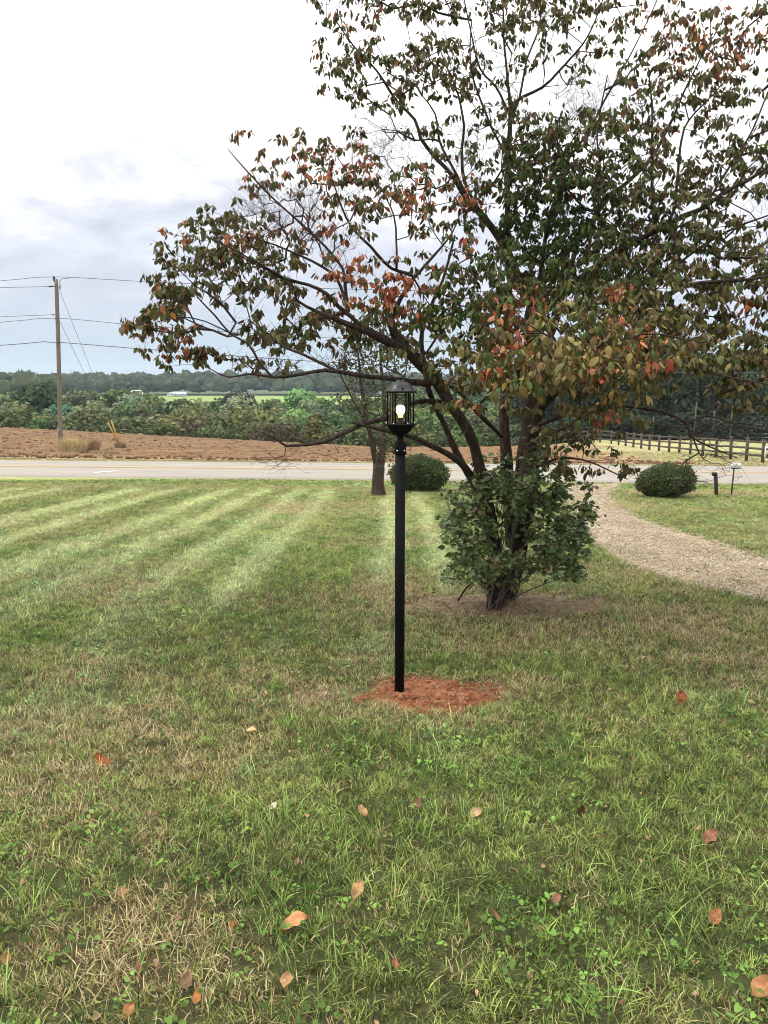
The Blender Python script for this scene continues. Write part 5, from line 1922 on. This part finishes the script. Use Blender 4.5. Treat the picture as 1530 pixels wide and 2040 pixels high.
def build_woods():
    g1 = 'trees of the wood beyond the ploughed field'
    labs = {'round': ('rounded dark green tree in the wood beyond the ploughed field', (.08, .112, .042)),
            'tall': ('tall narrow dark tree rising in the wood beyond the ploughed field', (.056, .086, .035)),
            'pale': ('pale grey green tree in the wood beyond the ploughed field', (.15, .195, .092)),
            'low': ('low scrubby olive tree along the front of the far wood', (.09, .118, .04))}
    # back row, middle rows, front scrub
    for Y, n, k0, kinds in ((168, 30, 1.0, ('round', 'pale', 'tall')), (150, 32, .8, ('pale', 'round', 'pale')), (134, 34, .55, ('pale', 'pale', 'round')), (119, 36, .3, ('round', 'pale', 'low')), (106, 38, .0, ('low', 'low', 'round'))):
        for i in range(n):
            px = -190 + (1290) * (i + .5 + TR.normal() * .28) / n
            Yt = Y + TR.normal() * 3
            sky = float(skyline(px))
            base = float(np.interp(px, [-300, 0, 740, 1200], [845, 858, 892, 905]))
            py = sky + (base - sky) * (1 - k0) * .62 + abs(TR.normal()) * 8
            if k0 == 1.0:
                gapd = 1 if (310 < px < 330 or 350 < px < 455 or 500 < px < 560 or 630 < px < 700) else 0
                py += 14 * gapd
            kind = kinds[int(TR.random() * 3)]
            x, h = top_at(px, py, Yt)
            h = float(np.clip(h, 3.5, 17))
            lab, col = labs[kind]
            lab = wood_label(kind, px, k0)
            far_tree(kind, x, Yt, h, lab, g1, col, width=(.9 + .35 * TR.random()))
    # ones that stand out
    x, h = top_at(58, 757, 140)
    far_tree('big', x, 140, h, 'big dark round tree standing above the wood at its left end', None, (.036, .055, .024))
    x, h = top_at(632, 818, 101)
    far_tree('tall', x, 101, h, 'yellowing golden tree at the front of the far wood', None, (.17, .135, .05), width=1.25)
    x, h = top_at(545, 848, 99.5)
    far_tree('low', x, 99.5, h, 'reddish brown scrub tree at the front of the far wood', None, (.09, .075, .045))
    x, h = top_at(475, 772, 150)
    far_tree('big', x, 150, h, 'tall broad grey green tree rising over the meadow edge', None, (.075, .1, .055), width=.8)
    # dark wood on the right
    g2 = 'trees of the dark wood behind the fence'
    for Y, n in ((124, 13), (116, 15), (108, 16)):
        for i in range(n):
            px = 1090 + 640 * (i + .5 + TR.normal() * .25) / n
            Yt = Y + TR.normal() * 2
            py = float(np.interp(px, [1050, 1110, 1160, 1250, 1400, 1530, 1800], [745, 702, 705, 690, 690, 700, 690])) + abs(TR.normal()) * 12 + (116 - Y) * -.0 + (18 if Y < 110 else 0)
            x, h = top_at(px, py, Yt)
            far_tree('big' if TR.random() < .7 else 'round', x, Yt, h, 'tall %s tree of the dark wood, %s' % ('front row' if Y < 110 else 'middle row' if Y < 120 else 'back row', dark_place(px)), g2, (.026, .040, .017), width=.9)
    for i in range(26):
        px = 1080 + 640 * (i + .5 + TR.normal() * .2) / 26
        x, h = top_at(px, 838 + TR.normal() * 8, 101 + TR.normal())
        far_tree('low', x, 101 + TR.normal(), max(3, h), 'low scrub tree under the dark wood, ' + dark_place(px), g2, (.028, .041, .018), width=1.1)
    # pale bare stems that show in the dark wood
    for px, pt in ((1383, 800), (1420, 818), (1455, 808), (1300, 830)):
        x = at(px, 850, 99)[0]
        z = float(H(x, 99))
        P = np.array([[x, 99, z - .2], [x + .05, 99, (z + at(px, pt, 99)[2]) / 2], [x + .1, 99, at(px, pt, 99)[2]]])
        o = MB().tube(P, [.14, .11, .07], 7).build('bare_stem', M_DEAD, None, True)
        tag(o, 'pale bare trunk standing before the dark wood', 'tree trunk', 'bare trunks before the dark wood')


build_woods()


def build_distance():
    r = np.random.default_rng(71)
    # far wood beyond the meadow: a mass of crowns
    V0, F0 = rock_variant(3)
    # subdivide the ball once for a rounder canopy
    def ball(seed):
        q = np.random.default_rng(seed)
        u = np.linspace(0, 2 * math.pi, 10)[:-1]
        vs, fs = [], []
        lat = np.linspace(-.35, 1.45, 6)
        for i, a in enumerate(lat):
            for b in u:
                k = 1 + .28 * q.normal()
                vs.append((math.cos(a) * math.cos(b) * k, math.cos(a) * math.sin(b) * k, max(-.4, math.sin(a)) * (1 + .15 * q.normal())))
        for i in range(5):
            for j in range(9):
                fs.append((i * 9 + j, i * 9 + (j + 1) % 9, (i + 1) * 9 + (j + 1) % 9, (i + 1) * 9 + j))
        return np.array(vs), np.array(fs)
    balls = [ball(s) for s in range(7)]

    def mass(name, n, xr, yf, hf, sz, col, kind='stuff'):
        vs, fs, cs, off = [], [], [], 0
        for i in range(n):
            x, y = yf(r)
            b, f = balls[i % 7]
            s = sz * (.6 + .8 * r.random())
            z = hf(x, y)
            vs.append(b * s * np.array([1, 1, 1.05]) + np.array([x, y, z + s * .2]))
            fs.append(f + off)
            off += len(b)
            t = .65 + .7 * r.random()
            c = np.array(col) * t * (1 + .1 * r.normal(size=3))
            cs.append(np.clip(c[None] * (.7 + .6 * r.random((len(b), 1))), .003, 1))
        o = link(name, mesh_np(name, np.concatenate(vs), np.concatenate(fs), M_FARW, np.concatenate(cs), False))
        tag(o, kind=kind)

    def yf1(r):
        y = 512 + 90 * r.random() ** 1.4
        return (r.random() - .53) * 2 * y * .62, y

    def hf1(x, y):
        k = (y - 512) / 90
        return float(H(x, y)) + (2.5 + 4.0 * r.random() if y < 520 else 4.5 + 5.5 * k + 1.5 * r.normal()) + 2.0 * (fbm(np.array([x * .012]), np.array([0.]), 5, 2)[0] - .5)
    mass('distant_wood', 2600, None, yf1, hf1, 3.4, (.034, .05, .024))
    # left shoulder of that wood comes nearer
    def yf3(r):
        y = 300 + 120 * r.random()
        return -y * (.40 + .3 * r.random()), y
    mass('distant_wood', 420, None, yf3, lambda x, y: float(H(x, y)) + 3 + 4 * r.random(), 3.2, (.04, .056, .026))

    # wooded ridges on the horizon
    def ridge(y0, depth, amp, base, s, n, sz, col):
        xs = np.arange(-y0 * .95, y0 * .95, y0 / 130)
        vs = np.array([0, .25, .5, .75, 1.0, 1.4, 2.0])

        def crest(x): return base + amp * (fbm(x / y0 * 5.5 + s, x * 0 + s, s, 4) - .35)

        def fn(u, v):
            z = crest(u) * np.where(v <= 1, np.sin(v * math.pi / 2), np.cos((v - 1) * math.pi / 2)) + np.where(v <= 1, 0, 0)
            x, y = u, y0 + v * depth
            return np.stack([x, y, -9.5 + z + sz * .5 * (hash2(u, v, 3) - .5)], 1)

        def colf(P):
            return np.array(col) * (.75 + .5 * fbm(P[:, 0] * .03, P[:, 1] * .03, 9, 3))[:, None]
        tag(link('hills', grid_mesh('hills', xs, vs, fn, M_FARW, colf, None, False)), kind='structure')

        def yfr(r):
            v = .45 + .6 * r.random()
            return (r.random() - .5) * 2 * y0 * .72, y0 + v * depth

        def hfr(x, y):
            v = (y - y0) / depth
            return -9.5 + crest(np.array([x]))[0] * (math.sin(v * math.pi / 2) if v <= 1 else math.cos((v - 1) * math.pi / 2))
        mass('hill_wood', n, None, yfr, hfr, sz, col)
    ridge(900, 160, 8.0, 11.5, 4, 2000, 4.2, (.036, .05, .027))
    ridge(1500, 260, 18.0, 14.5, 9, 2000, 6.0, (.04, .052, .03))


build_distance()


def build_houses():
    def house(px, py0, py1, wpx, Y, label, roofm, wallm, ridge=.45, deep=8):
        a = at(px, py1, Y)
        m = pxm(px, py1, Y)
        w, h = wpx * m, (py1 - py0) * m
        x, z = a[0], a[2]
        zb = float(H(x, Y))
        root = empty('farm_building', (x, Y, zb), label, 'building', 'farm buildings beyond the meadow')
        hw = h * (1 - ridge)
        MB().box((x, Y + deep / 2, (zb - .3 + z + hw) / 2), (w, deep, z + hw - zb + .3)).build('wall', wallm, root)
        e = .3
        zt = z + hw
        V = [(x - w / 2 - e, Y - e, zt), (x + w / 2 + e, Y - e, zt), (x + w / 2 + e, Y + deep + e, zt), (x - w / 2 - e, Y + deep + e, zt), (x - w / 2 - e, Y + deep / 2, zt + h * ridge), (x + w / 2 + e, Y + deep / 2, zt + h * ridge)]
        if wpx < 18:
            V = [(x - w / 2 - e, Y - e, zt), (x + w / 2 + e, Y - e, zt), (x + w / 2 + e, Y + deep + e, zt), (x - w / 2 - e, Y + deep + e, zt), (x, Y - e, zt + h * ridge), (x, Y + deep + e, zt + h * ridge)]
            Fc = [(0, 1, 4), (1, 2, 5, 4), (2, 3, 5), (3, 0, 4, 5), (3, 2, 1, 0)]
        else:
            Fc = [(0, 1, 5, 4), (1, 2, 5), (2, 3, 4, 5), (3, 0, 4), (3, 2, 1, 0)]
        mb = MB()
        mb.add(V, Fc)
        mb.build('roof', roofm, root)
        MB().box((x - w * .2, Y - .03, zb + 1.2), (w * .16, .04, 2.2)).build('door', M_GREY, root)
        MB().box((x + w * .22, Y - .03, zt - hw * .35), (w * .14, .04, hw * .3)).build('window', M_DARK, root)
    house(264, 777.5, 789, 15, 470, 'white gabled farm building beyond the bright meadow', M_SIDE, M_SIDE, .4, 14)
    house(250, 781, 789, 9, 476, 'small pale shed left of the white gabled farm building', M_ROOF, M_SIDE, .4, 6)
    house(339, 781.5, 788, 12, 478, 'low pale roofed farm shed behind the wood, left of the larger one', M_ROOF, M_SIDE, .5, 8)
    house(354, 781, 788.5, 21, 474, 'long white roofed farm shed beyond the wood', M_SIDE, M_ROOF, .6, 10)
    # lattice mast on the horizon
    a, b = at(142.5, 752, 860), at(142.5, 736, 860)
    root = empty('radio_mast', Vector((a[0], 860, float(H(a[0], 860)))), 'thin radio mast on the hazy horizon right of the utility pole', 'mast')
    mb = MB()
    zb = float(H(a[0], 860))
    for dx, dy in ((-.35, 0), (.35, 0), (0, .6)):
        mb.bar((a[0] + dx, 860 + dy, zb), (a[0] + dx * .3, 860 + dy * .3, b[2]), .16, .16)
    for k in range(14):
        z = zb + (b[2] - zb) * k / 14
        mb.bar((a[0] - .35, 860, z), (a[0] + .35, 860, z + 1.5), .08, .08)
    mb.build('mast_frame', M_WIRE, root)


build_houses()

# ------------------------------------------------------------------ fallen leaves and sticks on the lawn
FALLEN = [  # px, py, length px, tilt, colour, label
    (203, 1525, 34, .5, (.28, .085, .035), 'curled orange red fallen leaf at the left, on pale dry grass'),
    (590, 1860, 52, .25, (.42, .23, .115), 'large tan fallen leaf standing in the grass, longest of all'),
    (715, 1786, 38, .5, (.46, .28, .15), 'round pale tan fallen leaf just above the largest leaf'),
    (502, 1466, 26, .1, (.5, .38, .22), 'pale cream fallen leaf lying flat left of the clay patch'),
    (578, 1469, 20, .2, (.09, .045, .03), 'small dark brown fallen leaf near the clay patch'),
    (297, 1370, 18, .2, (.5, .36, .22), 'small pale fallen leaf far left on the lawn'),
    (1357, 1402, 30, .8, (.2, .07, .035), 'curled red brown fallen leaf far right, level with the clay patch'),
    (1416, 1682, 38, .25, (.26, .12, .085), 'pinkish brown fallen leaf on its side at the right'),
    (1153, 1626, 28, 1.3, (.1, .05, .035), 'dark folded fallen leaf standing upright in long grass'),
    (1521, 1995, 46, .4, (.42, .23, .12), 'tan fallen leaf cut by the right bottom corner'),
    (831, 1611, 26, .4, (.17, .09, .06), 'small crumpled brown fallen leaf below the clay patch'),
    (1110, 1806, 26, .7, (.24, .13, .09), 'narrow pinkish brown fallen leaf in mid grass'),
    (987, 1838, 24, .3, (.2, .1, .055), 'thin brown fallen leaf among long blades'),
    (468, 1857, 20, 1.0, (.34, .16, .07), 'small orange brown fallen leaf left of the largest leaf'),
    (572, 1971, 28, .3, (.44, .28, .16), 'pale tan fallen leaf near the bottom edge'),
    (394, 1998, 26, .4, (.36, .16, .06), 'orange fallen leaf near the bottom edge'),
    (258, 2032, 26, .5, (.34, .17, .08), 'light brown fallen leaf touching the bottom edge'),
    (546, 1616, 18, .3, (.55, .53, .42), 'tiny whitish fallen leaf among clover'),
    (1494, 1406, 14, .2, (.46, .36, .22), 'tiny pale fallen leaf at the right edge of the lawn'),
    (368, 1967, 30, 1.1, (.4, .27, .17), 'folded pale brown fallen leaf standing near the bottom'),
    (1424, 1842, 32, .3, (.3, .14, .07), 'torn red brown fallen leaf in the clover at the right'),
    (243, 1790, 22, 1.0, (.4, .24, .14), 'small upright tan fallen leaf at the left'),
    (786, 1934, 20, .3, (.26, .1, .05), 'small reddish fallen leaf low in the middle'),
    (948, 1632, 28, .15, (.44, .33, .2), 'pale flat fallen leaf in the middle of the lawn'),
    (15, 1926, 20, .6, (.36, .18, .09), 'brown fallen leaf at the left edge near the bottom'),
    (722, 1626, 26, .3, (.42, .25, .13), 'light orange fallen leaf right of the tiny whitish one'),
]


def build_fallen():
    r = np.random.default_rng(81)
    var = []
    for k in range(5):
        n = 7
        V, Fq = [], []
        us = np.linspace(0, 1, n)
        for i, u in enumerate(us):
            w = .34 * math.sin(math.pi * min(1, u * .93 + .05)) ** .7 * (1 + .1 * r.normal())
            for j, v in enumerate((-1, -.5, 0, .5, 1)):
                x = v * w * (1 + .06 * r.normal())
                z = .12 * abs(v) ** 1.5 * (1 + k * .35) + .10 * math.sin(u * 3.1) * (1 if k % 2 else -.5) + .035 * r.normal()
                V.append((x, u - .5, z))
        for i in range(n - 1):
            for j in range(4):
                Fq.append((i * 5 + j, i * 5 + j + 1, i * 5 + j + 6, i * 5 + j + 5))
        C = np.array([[1.0, .95, .9]]) * (.55 + .7 * r.random((len(V), 1)))
        var.append(mesh_np('fallen_leaf', V, np.array(Fq), M_DRY, C, True))
    for i, (px, py, l, tilt, c, lab) in enumerate(FALLEN):
        p = gp(px, py)
        dist = np.linalg.norm(p - CAMP)
        L = l * dist / F * (.95 if tilt < .6 else .9)
        o = link('fallen_leaf', var[i % 5])
        o.location = (p[0], p[1], p[2] + .02 + .2 * L * math.sin(tilt))
        o.rotation_euler = (tilt + .15, r.normal() * .25, r.normal() * .9)
        o.scale = (L, L, L)
        o.color = (*c, 1)
        tag(o, lab, 'leaf', 'fallen leaves on the lawn')
    # crumbs of dead leaf down in the grass
    n = 1500
    y = 2 + 9 * r.random(n) ** .8
    x = (r.random(n) - .5) * 2 * (y * .52 + .5)
    P = np.stack([x, y, H(x, y) + .012 + .03 * r.random(n)], 1)
    d3, s3, n3 = leaf_frames(np.stack([r.normal(size=n), r.normal(size=n), .4 * r.normal(size=n)], 1), r, n)
    t = r.random((n, 1))
    c = np.array([.13, .06, .035]) * (1 - t) + np.array([.42, .29, .17]) * t
    L = .012 + .03 * r.random(n) ** 2
    tag(link('leaf_crumbs', leaf_mesh('leaf_crumbs', P, d3, s3, n3, L, L * .55, np.full(n, .4), np.full(n, .4), c, c, M_STRAW)), kind='stuff')
    sticks = [((912, 1202), (948, 1158), 'dark dead stick leaning up beside the shrub', M_BARK, .012, .22), ((975, 1190), (999, 1226), 'pale broken twig lying at the foot of the shrub', M_DEAD, .006, .02), ((880, 1202), (914, 1252), 'thin dark twig lying across the bare soil', M_BARK, .004, .01),
              ((1000, 1192), (1048, 1184), 'pale forked twig lying right of the shrub stems', M_DEAD, .005, .03), ((925, 1215), (946, 1256), 'short dark twig at the front of the bare soil', M_BARK, .004, .01), ((1040, 1210), (1070, 1232), 'thin grey twig on the right of the bare soil', M_DEAD, .004, .01)]
    for a, b, lab, m, rad, lift in sticks:
        p, q = gp(*a), gp(*b)
        p[2] += .03
        q[2] += .03
        if lift > .1:
            q = at(b[0], b[1], p[1] + .05)
        mid = (p + q) / 2 + r.normal(size=3) * .02 + np.array([0, 0, lift * .2])
        mb = MB().tube(resample(np.array([p, mid, q]), .05), rad, 5)
        e = (p * .4 + q * .6)
        mb.tube(np.array([e, e + (q - p) * .25 + np.array([.05, .03, .02])]), rad * .6, 4)
        o = mb.build('fallen_stick', m, None, True)
        tag(o, lab, 'stick', 'sticks under the dogwood')
    # dead leaves and bits lying on the bare soil
    n = 900
    a, d = r.random(n) * 6.283, np.sqrt(r.random(n))
    x, y = TREE[0] + .1 + np.cos(a) * d * 1.5, TREE[1] + np.sin(a) * d * .75
    P = np.stack([x, y, H(x, y) + .035 + .01 * r.random(n)], 1)
    d3, s3, n3 = leaf_frames(np.stack([np.cos(a * 7), np.sin(a * 7), .3 * r.normal(size=n)], 1), r, n)
    t = r.random((n, 1))
    c = np.array([.09, .055, .035]) * (1 - t) + np.array([.38, .28, .17]) * t
    L = .015 + .035 * r.random(n) ** 2
    tag(link('leaf_litter', leaf_mesh('leaf_litter', P, d3, s3, n3, L, L * .5, np.full(n, .3), np.full(n, .3), c, c, M_STRAW)), kind='stuff')
    # straw and clippings on the drive
    mb = MB()
    for _ in range(1500):
        i, w = int(r.random() * NDR * .9), r.random()
        x, y = drl[i] * (1 - w) + drr[i] * w + (r.random(2) - .5) * .3
        z, t, l = float(H(x, y)) + .04, r.random() * 6.283, .05 + .12 * r.random()
        mb.tube(np.array([[x, y, z], [x + math.cos(t) * l, y + math.sin(t) * l, z + .004]]), .004, 3, False)
    tag(mb.build('straw_litter', M_WISP), kind='stuff')
    # dry straw wisps on the clay
    mb = MB()
    for _ in range(70):
        a, d = r.random() * 6.283, math.sqrt(r.random())
        x, y = LAMP[0] + .27 + math.cos(a) * d * .6, LAMP[1] + .02 + math.sin(a) * d * .45
        z = float(H(x, y)) + .05
        t = r.random() * 6.283
        l = .03 + .07 * r.random()
        mb.tube(np.array([[x, y, z], [x + math.cos(t) * l * .5, y + math.sin(t) * l * .5, z + .012], [x + math.cos(t) * l, y + math.sin(t) * l, z + .002]]), .0016, 3, False)
    tag(mb.build('straw_wisps', M_WISP), kind='stuff')


M_WISP = mat_flat('straw_wisp', (.42, .33, .2), .8, .2)
build_fallen()


# ------------------------------------------------------------------ haze
def build_haze():
    m = bpy.data.materials.new('haze')
    m.use_nodes = True
    nt = m.node_tree
    nt.nodes.clear()
    v = nd(nt, 'ShaderNodeVolumePrincipled')
    v.inputs['Color'].default_value = (.72, .85, 1.0, 1)
    v.inputs['Density'].default_value = .0002
    v.inputs['Anisotropy'].default_value = .2
    o = nd(nt, 'ShaderNodeOutputMaterial')
    nt.links.new(v.outputs[0], o.inputs['Volume'])
    m.cycles.homogeneous_volume = True
    V, Fc = MB().box((0, 0, 20), (5400, 5400, 74)), None
    ob = V.build('haze', m)
    tag(ob, kind='stuff')


build_haze()


def order_labels():
    same = {}
    for o in COL.objects:
        if o.parent is None and 'label' in o and o.get('category') in ('tree', 'tree trunk'):
            same.setdefault(o['label'], []).append(o)
    for lab, os_ in same.items():
        n = len(os_)
        if n < 2: continue
        os_.sort(key=lambda o: (o.location.x / o.location.y) if o.type == 'EMPTY' else o.data.vertices[0].co.x / o.data.vertices[0].co.y)
        words = {2: ['left', 'right'], 3: ['left', 'middle', 'right']}.get(n) or ['leftmost'] + ['second', 'third', 'fourth', 'fifth', 'sixth', 'seventh', 'eighth', 'ninth'][:n - 2] + ['rightmost']
        for w, o in zip(words, os_):
            o['label'] = w + ' ' + lab


order_labels()
